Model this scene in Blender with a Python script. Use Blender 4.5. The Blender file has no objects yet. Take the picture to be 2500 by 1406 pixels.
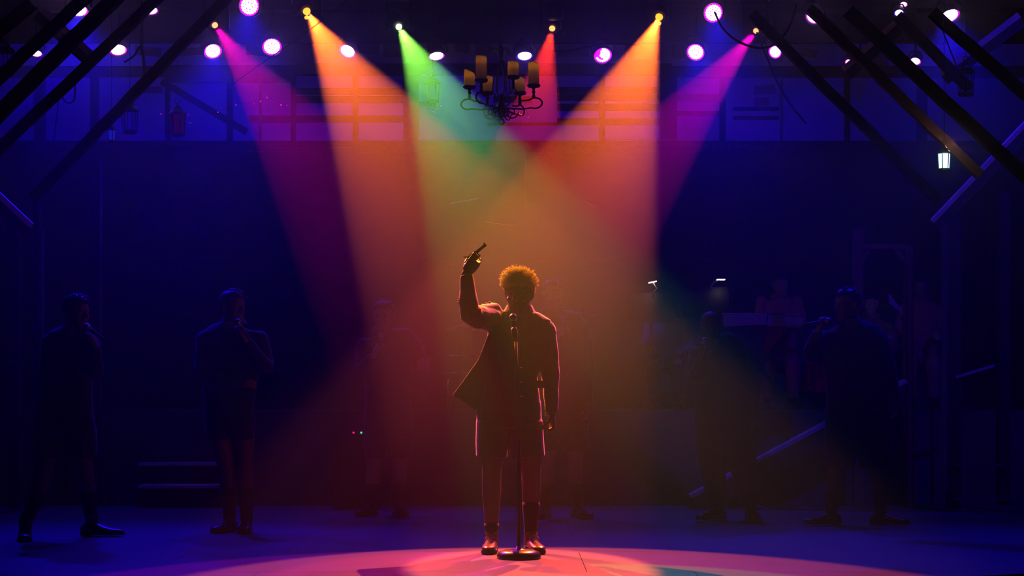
import bpy, bmesh, math, random
from mathutils import Vector, Matrix, Quaternion
import mathutils.noise as mnoise
random.seed(7)
PI = math.pi
R = math.radians
C = bpy.context.scene.collection
V = Vector

# ------------------------------------------------------------------ camera
F = 4200.0                       # focal length in pixels of the 2500 wide frame
HZ = 960.0                       # horizon row (level camera, lens shift)
CZ = 1.0
cam = bpy.data.cameras.new('camera'); cam_o = bpy.data.objects.new('camera', cam); C.objects.link(cam_o)
cam_o.location = (0, 0, CZ); cam_o.rotation_euler = (PI/2, 0, 0)
cam.sensor_width = 36; cam.lens = 36*F/2500
cam.shift_y = (HZ-703)/2500
cam.clip_end = 200
bpy.context.scene.camera = cam_o

def P(px, py, Y):
    """the point that stands at depth Y behind a spot of the picture"""
    return V(((px-1250)/F*Y, Y, CZ-(py-HZ)/F*Y))

# ------------------------------------------------------------------ world, look
w = bpy.data.worlds.new('dark_hall'); bpy.context.scene.world = w; w.use_nodes = True
w.node_tree.nodes['Background'].inputs[0].default_value = (0.0, 0.0, 0.0, 1)
w.node_tree.nodes['Background'].inputs[1].default_value = 0.0
sc = bpy.context.scene
sc.view_settings.view_transform = 'Standard'; sc.view_settings.look = 'None'
sc.view_settings.gamma = 1; sc.view_settings.use_curve_mapping = False
sc.view_settings.exposure = 0.0
cy = sc.cycles
cy.max_bounces = 3; cy.diffuse_bounces = 1; cy.glossy_bounces = 2; cy.transmission_bounces = 3
cy.volume_bounces = 0; cy.transparent_max_bounces = 6
cy.use_denoising = True
cy.sample_clamp_indirect = 2.0
cy.caustics_reflective = False; cy.caustics_refractive = False

# ------------------------------------------------------------------ stage light (lamps)
HOUSE = []
def spot(name, loc, target, power, color, half, blend=0.25, size=0.03, parent=None):
    l = bpy.data.lights.new(name, 'SPOT'); l.energy = power; l.color = color
    l.spot_size = 2*R(half); l.spot_blend = blend; l.shadow_soft_size = size
    o = bpy.data.objects.new(name, l); C.objects.link(o)
    o.location = loc
    o.rotation_euler = (V(target)-V(loc)).to_track_quat('-Z', 'Y').to_euler()
    return o
def point(name, loc, power, color, size=0.02):
    l = bpy.data.lights.new(name, 'POINT'); l.energy = power; l.color = color; l.shadow_soft_size = size
    o = bpy.data.objects.new(name, l); C.objects.link(o); o.location = loc
    return o

BEAMS = [  # name, px, py, target x, target depth, half angle, colour, power
    ('pink left',    525,  62, 0.5, 9.6, 9.0, (1.0, 0.0, 0.42), 1250),
    ('orange left',  749,  28, 0.7, 9.6, 11.6, (1.0, 0.140, 0.012), 7600),
    ('green',        974,  66, 0.9, 8.4, 8.6, (0.28, 1.0, 0.080), 1800),
    ('red',         1348,  70, -0.4, 9.6, 8.2, (1.0, 0.025, 0.008), 2000),
    ('orange right',1609,  42, -0.4, 9.6, 11.2, (1.0, 0.135, 0.012), 7400),
    ('pink right',  1845,  76, -1.1, 9.6, 7.7, (1.0, 0.0, 0.50), 1900),
]
HEAD_Z = 4.15
def beam_pos(px, py):
    return P(px, py, (HEAD_Z-CZ)*F/(HZ-py))
for nm, px, py, tx, tyy, ha, col, pw in BEAMS:
    L = beam_pos(px, py); T = V((tx, tyy, 0)); d = (T-L).normalized()
    spot('beam ' + nm, L+d*0.035, T, pw, col, ha, 0.22, 0.02)

BLUE = (0.010, 0.0, 1.0)
VIOL = (0.05, 0.0, 1.0)
WASH = [  # px, py, depth, target, power, half
    (190, 24, 14, (-2.8, 11.0, 0), 520, 34), (608, 15, 14, (-1.9, 10.8, 0), 420, 30), (1741, 32, 14, (1.9, 10.6, 0), 420, 30),
    (2319, 40, 14, (2.9, 10.8, 0), 330, 32),
    (520, 127, 16, (-2.6, 13.0, 0), 190, 42), (1066, 138, 16, (-0.2, 12.6, 0), 170, 34), (1698, 129, 16, (2.0, 13.0, 0), 170, 42),
]
for px, py, Y, T, pw, ha in WASH:
    L = P(px, py, Y); d = (V(T)-L).normalized()
    spot('wash', L+d*0.05, T, pw, BLUE, ha, 1.0, 0.08)
for px, py, Y, pw in ((664, 115, 16, 26), (848, 126, 16, 14), (1281, 138, 16, 12), (1472, 136, 16, 22), (288, 123, 16, 18), (1698, 128, 16, 22), (520, 126, 16, 14)):
    L = P(px, py, Y); spot('lamp_glow', L+V((0, -.06, -.01)), L+V((0, -1, -.6)), pw*.30, (.06, 0, 1.0), 55, 1.0, .07)
for L_, T_, pw, ha in (((5.4, 8.6, 5.6), (4.1, 12.9, 2.8), 420, 15), ((-5.4, 8.6, 5.6), (-3.9, 12.6, 2.2), 90, 13)):
    spot('front_wash', L_, T_, pw, (.03, 0, 1.0), ha, .5, .05)
for x, z, pw, cl in ((-4.9, 5.7, 60, BLUE), (4.9, 5.7, 24, BLUE), (-3.3, 4.55, 26, BLUE), (-1.9, 4.55, 16, VIOL), (-.5, 4.55, 16, VIOL), (.9, 4.55, 16, VIOL), (2.3, 4.55, 14, VIOL), (3.4, 4.55, 14, BLUE)):
    spot('cyc_lamp', (x, 18.9, z), (x, 20.0, z-(1.5 if z > 5 else .8)), pw, cl, 60, 1.0, 0.06)

# ------------------------------------------------------------------ materials
def mat(name, color, rough=0.7, metal=0.0, noise=0.0, scale=8.0, bump=0.0, spec=0.5, stretch=None, sheen=0.0):
    m = bpy.data.materials.new(name); m.use_nodes = True
    nt = m.node_tree; b = nt.nodes['Principled BSDF']
    b.inputs['Base Color'].default_value = (*color, 1); b.inputs['Roughness'].default_value = rough
    b.inputs['Metallic'].default_value = metal; b.inputs['Specular IOR Level'].default_value = spec
    if sheen: b.inputs['Sheen Weight'].default_value = sheen
    if noise or bump:
        tc = nt.nodes.new('ShaderNodeTexCoord'); mp = nt.nodes.new('ShaderNodeMapping')
        if stretch: mp.inputs['Scale'].default_value = stretch
        n = nt.nodes.new('ShaderNodeTexNoise'); n.inputs['Scale'].default_value = scale; n.inputs['Detail'].default_value = 5
        nt.links.new(tc.outputs['Object'], mp.inputs[0]); nt.links.new(mp.outputs[0], n.inputs['Vector'])
        if noise:
            mx = nt.nodes.new('ShaderNodeMix'); mx.data_type = 'RGBA'
            mx.inputs[6].default_value = (*[c*(1-noise) for c in color], 1)
            mx.inputs[7].default_value = (*[min(1, c*(1+noise)) for c in color], 1)
            nt.links.new(n.outputs['Fac'], mx.inputs[0]); nt.links.new(mx.outputs[2], b.inputs['Base Color'])
        if bump:
            bp = nt.nodes.new('ShaderNodeBump'); bp.inputs['Strength'].default_value = bump; bp.inputs['Distance'].default_value = 0.01
            nt.links.new(n.outputs['Fac'], bp.inputs['Height']); nt.links.new(bp.outputs[0], b.inputs['Normal'])
    return m
def emit(name, color, strength):
    m = bpy.data.materials.new(name); m.use_nodes = True
    b = m.node_tree.nodes['Principled BSDF']
    b.inputs['Base Color'].default_value = (0.02, 0.02, 0.02, 1)
    b.inputs['Emission Color'].default_value = (*color, 1); b.inputs['Emission Strength'].default_value = strength
    m.cycles.emission_sampling = 'NONE'
    return m
M = dict(
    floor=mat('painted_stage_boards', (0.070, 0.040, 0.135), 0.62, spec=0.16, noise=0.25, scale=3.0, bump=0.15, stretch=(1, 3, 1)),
    black=mat('black_paint', (0.012, 0.012, 0.014), 0.6, noise=0.3, scale=20),
    cloth_black=mat('black_drape', (0.010, 0.010, 0.012), 0.95),
    wood=mat('dark_timber', (0.030, 0.020, 0.018), 0.75, noise=0.5, scale=5, bump=0.5, stretch=(1, 1, 6)),
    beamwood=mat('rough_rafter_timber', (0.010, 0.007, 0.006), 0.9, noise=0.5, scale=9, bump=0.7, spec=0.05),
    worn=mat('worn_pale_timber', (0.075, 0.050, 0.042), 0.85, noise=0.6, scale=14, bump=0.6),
    oldwood=mat('weathered_brown_timber', (0.20, 0.11, 0.085), 0.85, noise=0.4, scale=7, bump=0.5),
    edge=mat('pale_lit_edge', (0.55, 0.50, 0.55), 0.6, noise=0.3, scale=12),  # pale colour stands in for light caught along edges
    cyc=mat('grey_backcloth', (0.50, 0.42, 0.5), 0.95, noise=0.18, scale=1.2),
    rust=mat('rusty_tin', (0.24, 0.05, 0.035), 0.7, noise=0.5, scale=6),
    wall=mat('dark_set_wall', (0.10, 0.085, 0.10), 0.9, noise=0.4, scale=2),
    housing=mat('black_lamp_housing', (0.02, 0.02, 0.022), 0.45, metal=0.3),
    steel=mat('grey_steel', (0.25, 0.25, 0.26), 0.35, metal=0.9),
    chrome=mat('chrome', (0.7, 0.7, 0.7), 0.18, metal=1.0),
    iron=mat('black_wrought_iron', (0.05, 0.045, 0.04), 0.42, metal=0.6, noise=0.3, scale=30),
    rubber=mat('black_rubber', (0.012, 0.012, 0.012), 0.7),
    gunmetal=mat('blued_gunmetal', (0.10, 0.09, 0.08), 0.28, metal=0.85),
    skin=mat('brown_skin', (0.15, 0.075, 0.045), 0.5, noise=0.1, scale=30),
    skin2=mat('fair_skin', (0.40, 0.24, 0.19), 0.5, noise=0.1, scale=30),
    eye=mat('eye_white', (0.16, 0.15, 0.15), 0.3),
    greyshirt=mat('grey_shirt_cotton', (0.12, 0.11, 0.13), 0.85),
    wool=mat('dark_wool_suiting', (0.055, 0.045, 0.042), 0.9, noise=0.25, scale=60, bump=0.3, sheen=0.35),
    navy=mat('navy_wool', (0.022, 0.022, 0.032), 0.9, noise=0.25, scale=50, bump=0.2, sheen=0.15),
    shirt=mat('pale_shirt_cotton', (0.55, 0.52, 0.55), 0.85),
    bluecloth=mat('pale_blue_cotton', (0.35, 0.35, 0.55), 0.85),
    pinkcloth=mat('rose_dress_cloth', (0.5, 0.10, 0.16), 0.85),
    redcloth=mat('red_cloth', (0.55, 0.02, 0.04), 0.85),
    sock=mat('dark_knit_sock', (0.030, 0.022, 0.022), 0.95, noise=0.4, scale=90, bump=0.4),
    leather=mat('black_leather', (0.022, 0.018, 0.016), 0.28),
    brogue=mat('brown_shoe_leather', (0.16, 0.07, 0.04), 0.24),
    sole=mat('dark_shoe_sole', (0.015, 0.012, 0.010), 0.6),
    hairdark=mat('dark_hair', (0.018, 0.013, 0.011), 0.5),
    brass=mat('brass_button', (0.85, 0.60, 0.22), 0.2, metal=1.0),
    paper=mat('white_paper', (0.75, 0.72, 0.68), 0.9),
    keys=mat('pale_keyboard_casing', (0.45, 0.42, 0.48), 0.5),
    cymbal=mat('bronze_cymbal', (0.75, 0.55, 0.75), 0.3, metal=0.9),
    drum=mat('dark_drum_shell', (0.10, 0.03, 0.04), 0.3),
    wax=None,
    led=emit('led_white', (0.80, 0.50, 1.0), 9.0),
    lens=emit('violet_diffuser', (0.50, 0.0, 1.0), 2.6),
    lensblue=emit('blue_diffuser', (0.03, 0.0, 1.0), 1.6),
    lensred=emit('magenta_diffuser', (1.0, 0.0, 0.45), 2.2),
    orange=emit('orange_lamp_lens', (1.0, 0.42, 0.03), 2.1),
    greenl=emit('green_lamp_lens', (0.75, 1.0, 0.55), 7.0),
    redl=emit('red_lamp_lens', (1.0, 0.36, 0.10), 2.6),
    pinkl=emit('pink_lamp_lens', (1.0, 0.36, 0.14), 2.4),
    cold=emit('cold_lantern_and_glint_glow', (0.35, 0.80, 1.0), 4.0),
    bulbhot=emit('lantern_bulb', (0.8, 1.0, 1.0), 40.0),
    warm=emit('warm_desk_lamp', (1.0, 0.78, 0.62), 4.0),
    redbulb=emit('small_red_bulb', (1.0, 0.02, 0.12), 1.1),
    dimred=emit('dim_red_window_glow', (0.9, 0.0, 0.10), 0.012),
    greenled=emit('green_power_light', (0.02, 1.0, 0.35), 1.2),
    tiny_blue=emit('blue_indicator', (0.02, 0.02, 1.0), 0.3),
    flame=emit('candle_flame', (1.0, 0.62, 0.10), 2.2),
)
# curly blond-brown hair that lets some light through
mh = bpy.data.materials.new('curly_blond_hair'); mh.use_nodes = True
nt = mh.node_tree; nt.nodes.clear()
o_ = nt.nodes.new('ShaderNodeOutputMaterial'); d_ = nt.nodes.new('ShaderNodeBsdfDiffuse'); t_ = nt.nodes.new('ShaderNodeBsdfTranslucent'); a_ = nt.nodes.new('ShaderNodeMixShader')
d_.inputs[0].default_value = (0.90, 0.93, 0.40, 1); t_.inputs[0].default_value = (0.90, 0.93, 0.40, 1); a_.inputs[0].default_value = 0.38
nt.links.new(d_.outputs[0], a_.inputs[1]); nt.links.new(t_.outputs[0], a_.inputs[2]); nt.links.new(a_.outputs[0], o_.inputs[0])
M['hairblond'] = mh
mw = bpy.data.materials.new('ivory_wax'); mw.use_nodes = True
nt = mw.node_tree; nt.nodes.clear()
o_ = nt.nodes.new('ShaderNodeOutputMaterial'); d_ = nt.nodes.new('ShaderNodeBsdfDiffuse'); t_ = nt.nodes.new('ShaderNodeBsdfTranslucent'); a_ = nt.nodes.new('ShaderNodeMixShader')
d_.inputs[0].default_value = (0.6, 0.48, 0.28, 1); t_.inputs[0].default_value = (0.95, 0.72, 0.25, 1); a_.inputs[0].default_value = 0.72
nt.links.new(d_.outputs[0], a_.inputs[1]); nt.links.new(t_.outputs[0], a_.inputs[2]); nt.links.new(a_.outputs[0], o_.inputs[0])
M['wax'] = mw

# ------------------------------------------------------------------ mesh helpers
class MB:
    def __init__(s): s.v = []; s.f = []
    def add(s, vs, fs):
        n = len(s.v); s.v += [V(v) for v in vs]; s.f += [[i+n for i in f] for f in fs]; return s
    def box(s, c, size, rot=None):
        hx, hy, hz = [a/2 for a in size]
        vs = [V((x, y, z)) for x in (-hx, hx) for y in (-hy, hy) for z in (-hz, hz)]
        if rot is not None: vs = [rot @ v for v in vs]
        vs = [v+V(c) for v in vs]
        return s.add(vs, [(0, 1, 3, 2), (4, 6, 7, 5), (0, 4, 5, 1), (2, 3, 7, 6), (0, 2, 6, 4), (1, 5, 7, 3)])
    def bar(s, a, b, wd, ht, up=(0, 1, 0)):
        a, b = V(a), V(b); d = b-a; L = d.length; d.normalize()
        u = V(up); u = (u-d*u.dot(d)).normalized(); x = d.cross(u)
        m = Matrix((x, u, d)).transposed()
        return s.box((a+b)/2, (wd, ht, L), m)
    def loft(s, rings, seg=12, cap=True, ref=None):
        """rings: (centre, rx, ry) along a path; ellipse across the path"""
        n = len(rings); cs = [V(r[0]) for r in rings]
        prev = None; base = len(s.v); vs = []; fs = []
        for i, r in enumerate(rings):
            if i == 0: t = cs[1]-cs[0]
            elif i == n-1: t = cs[-1]-cs[-2]
            else: t = (cs[i+1]-cs[i]).normalized()+(cs[i]-cs[i-1]).normalized()
            if t.length < 1e-9: t = V((0, 0, 1))
            t.normalize()
            if prev is None:
                q = V(ref) if ref is not None else (V((1, 0, 0)) if abs(t.x) < 0.8 else V((0, 1, 0)))
            else: q = prev
            x = (q-t*q.dot(t))
            if x.length < 1e-6: x = V((0, 1, 0)).cross(t)
            x.normalize(); y = t.cross(x); prev = x
            for k in range(seg):
                a = 2*PI*k/seg
                vs.append(cs[i]+x*(math.cos(a)*r[1])+y*(math.sin(a)*r[2]))
        for i in range(n-1):
            for k in range(seg):
                a = i*seg+k; b = i*seg+(k+1) % seg
                fs.append((a, b, b+seg, a+seg))
        if cap:
            fs.append(tuple(reversed(range(seg)))); fs.append(tuple((n-1)*seg+k for k in range(seg)))
        return s.add(vs, fs)
    def tube(s, pts, r, seg=6):
        rr = r if isinstance(r, (list, tuple)) else [r]*len(pts)
        return s.loft([(p, q, q) for p, q in zip(pts, rr)], seg)
    def cap(s, a, b, ra, rb, seg=12):
        a, b = V(a), V(b); d = (b-a); L = d.length
        d = d/L if L > 1e-9 else V((0, 0, 1))
        rings = []
        for t in (85, 60, 35, 12): rings.append((a-d*ra*math.sin(R(t)), ra*math.cos(R(t)), ra*math.cos(R(t))))
        for t in (-12, -35, -60, -85): rings.append((b-d*rb*math.sin(R(t)), rb*math.cos(R(t)), rb*math.cos(R(t))))
        return s.loft(rings, seg)
    def ell(s, c, rad, rot=None, seg=12, rows=8):
        vs = []; fs = []
        for i in range(1, rows):
            a = PI*i/rows
            for k in range(seg):
                b = 2*PI*k/seg
                vs.append(V((math.sin(a)*math.cos(b)*rad[0], math.sin(a)*math.sin(b)*rad[1], math.cos(a)*rad[2])))
        vs += [V((0, 0, rad[2])), V((0, 0, -rad[2]))]
        if rot is not None: vs = [rot @ v for v in vs]
        vs = [v+V(c) for v in vs]; T = (rows-1)*seg
        for i in range(rows-2):
            for k in range(seg):
                a = i*seg+k; b = i*seg+(k+1) % seg
                fs.append((a, a+seg, b+seg, b))
        for k in range(seg):
            fs.append((T, k, (k+1) % seg)); fs.append((T+1, (rows-2)*seg+(k+1) % seg, (rows-2)*seg+k))
        return s.add(vs, fs)
    def lathe(s, c, prof, rot=None, seg=20, cap=True):
        """prof: (radius, z)"""
        vs = []; fs = []; n = len(prof)
        for r, z in prof:
            for k in range(seg):
                a = 2*PI*k/seg; vs.append(V((r*math.cos(a), r*math.sin(a), z)))
        if rot is not None: vs = [rot @ v for v in vs]
        vs = [v+V(c) for v in vs]
        for i in range(n-1):
            for k in range(seg):
                a = i*seg+k; b = i*seg+(k+1) % seg
                fs.append((a, b, b+seg, a+seg))
        if cap:
            fs.append(tuple(reversed(range(seg)))); fs.append(tuple((n-1)*seg+k for k in range(seg)))
        return s.add(vs, fs)
    def prism(s, pts, dvec):
        """polygon pts (3-D) pushed along dvec"""
        n = len(pts); d = V(dvec)
        vs = [V(p) for p in pts]+[V(p)+d for p in pts]
        fs = [tuple(range(n)), tuple(reversed(range(n, 2*n)))]+[(i, i+n, (i+1) % n+n, (i+1) % n) for i in range(n)]
        return s.add(vs, fs)
    def ringt(s, c, R0, r0, rot=None, seg=24, ms=8, a0=0, a1=2*PI):
        full = abs(a1-a0-2*PI) < 1e-6
        n = seg if full else seg+1; vs = []; fs = []
        for i in range(n):
            a = a0+(a1-a0)*i/seg
            for k in range(ms):
                b = 2*PI*k/ms; q = R0+r0*math.cos(b)
                vs.append(V((q*math.cos(a), q*math.sin(a), r0*math.sin(b))))
        if rot is not None: vs = [rot @ v for v in vs]
        vs = [v+V(c) for v in vs]
        for i in range(seg if full else seg):
            j = (i+1) % n
            for k in range(ms):
                fs.append((i*ms+k, j*ms+k, j*ms+(k+1) % ms, i*ms+(k+1) % ms))
        return s.add(vs, fs)

WL = {}
def place(o, mesh_c, parent):
    o.location = mesh_c-(WL[parent.name] if parent else V((0, 0, 0)))
    WL[o.name] = V(mesh_c)
    if parent: o.parent = parent
def obj(name, mb, m, parent=None, smooth=False, mesh=None, kind=None):
    if mesh is None:
        mesh = bpy.data.meshes.new(name)
        c = sum(mb.v, V((0, 0, 0)))/max(1, len(mb.v))
        mesh.from_pydata([tuple(v-c) for v in mb.v], [], mb.f); mesh.update()
    else:
        c = V((0, 0, 0))
        for v in mesh.vertices: c += v.co
        c /= max(1, len(mesh.vertices))
        mesh.transform(Matrix.Translation(-c))
    bm = bmesh.new(); bm.from_mesh(mesh); bmesh.ops.recalc_face_normals(bm, faces=bm.faces); bm.to_mesh(mesh); bm.free()
    if smooth: mesh.polygons.foreach_set('use_smooth', [True]*len(mesh.polygons))
    mesh.materials.append(M[m] if isinstance(m, str) else m)
    o = bpy.data.objects.new(name, mesh); C.objects.link(o)
    place(o, c, parent)
    if kind: o['kind'] = kind
    return o
def thing(name, label, cat, loc, group=None):
    o = bpy.data.objects.new(name, None); C.objects.link(o); o.empty_display_size = 0.1
    o.location = loc; WL[o.name] = V(loc)
    o['label'] = label; o['category'] = cat
    if group: o['group'] = group
    return o
def tag(o, label, cat, group=None):
    o['label'] = label; o['category'] = cat
    if group: o['group'] = group
    return o
def struct(name, mb, m): return obj(name, mb, m, kind='structure')
def skin(mb, voxel=0.007, it=3, fac=0.6):
    """union of closed shells as one continuous surface"""
    me = bpy.data.meshes.new('tmp'); me.from_pydata([tuple(v) for v in mb.v], [], mb.f); me.update()
    bm = bmesh.new(); bm.from_mesh(me)
    # each shell outward
    bmesh.ops.recalc_face_normals(bm, faces=bm.faces); bm.to_mesh(me); bm.free()
    o = bpy.data.objects.new('tmp', me); C.objects.link(o)
    r = o.modifiers.new('r', 'REMESH'); r.mode = 'VOXEL'; r.voxel_size = voxel; r.adaptivity = 0
    if it:
        s = o.modifiers.new('s', 'SMOOTH'); s.factor = fac; s.iterations = it
    dg = bpy.context.evaluated_depsgraph_get()
    res = bpy.data.meshes.new_from_object(o.evaluated_get(dg))
    bpy.data.objects.remove(o); bpy.data.meshes.remove(me)
    return res

#==PEOPLE==
def head_mb(mb, c, rot, s=1.0):
    """head with brow, nose, lips, chin and ears; faces -y before rot"""
    def T(p): return c+rot @ (V(p)*s)
    rings = [(-.118, -.058, .016, .014), (-.110, -.054, .033, .028), (-.092, -.040, .049, .048), (-.066, -.022, .058, .068), (-.036, -.008, .066, .082),
             (0, .000, .071, .090), (.03, .004, .0755, .095), (.06, .008, .0745, .093), (.086, .010, .063, .080), (.106, .010, .042, .054), (.117, .010, .014, .018)]
    vs = []; seg = 24; fs = []
    for z, y0, rx, ry in rings:
        for k in range(seg):
            a = 2*PI*k/seg; vs.append(T((rx*math.cos(a), y0+ry*math.sin(a), z)))
    for i in range(len(rings)-1):
        for k in range(seg):
            a = i*seg+k; b = i*seg+(k+1) % seg; fs.append((a, b, b+seg, a+seg))
    fs.append(tuple(reversed(range(seg)))); fs.append(tuple((len(rings)-1)*seg+k for k in range(seg)))
    mb.add(vs, fs)
    mb.tube([T((0, -.084, .022)), T((0, -.098, .0)), T((0, -.112, -.022)), T((0, -.108, -.034))], [.008*s, .010*s, .015*s, .010*s], 8)
    for sx in (-1, 1):
        mb.ell(T((sx*.013, -.098, -.031)), (.009*s, .011*s, .008*s))
        mb.tube([T((sx*.010, -.088, .024)), T((sx*.032, -.086, .029)), T((sx*.054, -.068, .022))], [.007*s, .009*s, .007*s], 8)
        mb.ell(T((sx*.040, -.062, -.026)), (.020*s, .020*s, .016*s))
        mb.ell(T((sx*.077, .012, -.004)), (.011*s, .020*s, .034*s), rot @ Matrix.Rotation(sx*.25, 3, 'Y'))
        mb.tube([T((0, -.092, -.056)), T((sx*.014, -.088, -.055)), T((sx*.025, -.078, -.058))], [.0065*s, .006*s, .003*s], 8)
        mb.tube([T((0, -.089, -.067)), T((sx*.012, -.086, -.067)), T((sx*.023, -.077, -.062))], [.008*s, .007*s, .003*s], 8)
    mb.ell(T((0, -.072, -.100)), (.020*s, .016*s, .014*s))

def hand_mb(mb, wrist, d, n, side=1, curl=(25, 25, 20), s=1.0, spread=0.05, thumb=0.5, index=None):
    """palm, four fingers of three joints and a thumb; d fingers' direction, n where they curl to"""
    d = V(d).normalized(); n = V(n); n = (n-d*n.dot(d)).normalized(); x = d.cross(n)*side
    w0 = V(wrist)
    mb.loft([(w0-d*.02*s, .026*s, .019*s), (w0+d*.012*s, .028*s, .018*s), (w0+d*.04*s, .038*s, .019*s), (w0+d*.075*s, .041*s, .016*s), (w0+d*.092*s, .037*s, .012*s)], 14, ref=x)
    mb.ell(w0+d*.035*s+x*.022*s+n*.010*s, (.017*s, .017*s, .024*s))
    for i, (off, ln) in enumerate(((.029, .074), (.010, .083), (-.010, .077), (-.028, .060))):
        cur = curl
        if index is not None and i == 0: cur = index
        p = w0+d*.084*s+x*off*s; a = 0; rad = (.0098, .0088, .0080, .0068)
        dd0 = (d+x*off*spread*20).normalized()
        for j, fr in enumerate((.45, .30, .25)):
            a += R(cur[j]); dd = (dd0*math.cos(a)+n*math.sin(a)).normalized()
            q = p+dd*ln*fr*s
            mb.cap(p, q, rad[j]*s, rad[j+1]*s, 8); p = q
    p = w0+d*.022*s+x*.026*s+n*.006*s
    for j, (ln, ra, rb) in enumerate(((.042, .0135, .0115), (.034, .0110, .0100), (.028, .0100, .0080))):
        k = thumb*(.55+.45*j)
        dd = (d*(.75)+x*(.75-.75*k)+n*(.25+.8*k)).normalized()
        q = p+dd*ln*s; mb.cap(p, q, ra*s, rb*s, 8); p = q

def limb(mb, pts, radii, seg=14, wr=0.0, sub=5, seed=0):
    """smooth tapering tube through joints with cloth wrinkles"""
    rnd = random.Random(seed); rings = []
    n = len(pts)
    for i in range(n-1):
        for k in range(sub):
            t = k/sub
            p = pts[i].lerp(pts[i+1], t); r = radii[i]*(1-t)+radii[i+1]*t
            rings.append((p, r*(1+rnd.uniform(-wr, wr)), r*(1+rnd.uniform(-wr, wr))))
    rings.append((pts[-1], radii[-1], radii[-1]))
    # soften the corners
    c = [r[0] for r in rings]
    for _ in range(2):
        c = [c[0]]+[(c[i-1]+c[i]*2+c[i+1])/4 for i in range(1, len(c)-1)]+[c[-1]]
    mb.loft([(c[i], rings[i][1], rings[i][2]) for i in range(len(c))], seg)

def shoe(parent, ankle, toe_dir, L=.29, m='leather', detail=False, h=.09):
    """one shoe: upper with tongue, sole, heel and laces; sole on the floor under the ankle"""
    d = V((toe_dir[0], toe_dir[1], 0)).normalized(); x = d.cross(V((0, 0, 1)))
    z0 = ankle.z-h
    heel = V((ankle.x, ankle.y, z0))-d*.075
    up = MB()
    prof = [(0.0, .026, .036, .045), (.03, .034, .055, .055), (.08, .036, .065, .065), (.12, .039, .058, .055), (.17, .045, .044, .040), (.22, .048, .034, .032), (.26, .042, .028, .028), (L-.005, .020, .018, .020)]
    vs = []; seg = 14
    rings = []
    for a, wx, hh, zc in prof: rings.append((heel+d*a+V((0, 0, .022+hh*.5)), wx, hh*.62))
    up.loft(rings, seg, ref=x)
    up.loft([(ankle+V((0, 0, -.05)), .044, .050), (ankle, .042, .046), (ankle+V((0, 0, .045)), .043, .045)], seg, ref=x)
    o = obj('shoe', None, m, parent, True, mesh=skin(up, .006, 2))
    so = MB(); pts = []
    out = [(0, .020), (.01, .030), (.04, .036), (.09, .034), (.13, .038), (.18, .048), (.23, .050), (.27, .038), (L+.006, .012)]
    for a, wx in out: pts.append(heel+d*(a-.005)+x*wx)
    for a, wx in reversed(out): pts.append(heel+d*(a-.005)-x*wx)
    pts = [V((p.x, p.y, z0+.006)) for p in pts]
    so.prism(pts, (0, 0, .020))
    hp = [heel+d*a+x*wx for a, wx in out[:4]]+[heel+d*a-x*wx for a, wx in reversed(out[:4])]
    so.prism([V((p.x, p.y, z0)) for p in hp], (0, 0, .012))
    obj('sole', so, 'sole', o)
    if detail:
        lc = MB()
        for i in range(5):
            c = heel+d*(.115+i*.018)+V((0, 0, .022+.092-i*.0085))
            lc.tube([c+x*.020-V((0, 0, .004)), c+V((0, 0, .003)), c-x*.020-V((0, 0, .004))], .0025, 6)
        c = heel+d*.112+V((0, 0, .118))
        for sx in (-1, 1):
            lc.tube([c, c+x*sx*.02+V((0, 0, .010)), c+x*sx*.035-V((0, 0, .002)), c+x*sx*.018-V((0, 0, .008)), c], .0025, 6)
            lc.tube([c, c+x*sx*.02+d*.02-V((0, 0, .01)), c+x*sx*.03+d*.04-V((0, 0, .03))], .0022, 6)
        obj('laces', lc, 'shirt', o)
        # punched toe cap seam
        tc = MB(); ang = [i/8*PI for i in range(9)]
        tc.tube([heel+d*(.225-.010*math.sin(a))+x*(.040*math.cos(a))+V((0, 0, .030+.026*math.sin(a))) for a in ang], .0022, 6)
        obj('toe_seam', tc, 'sole', o)
    return o

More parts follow.
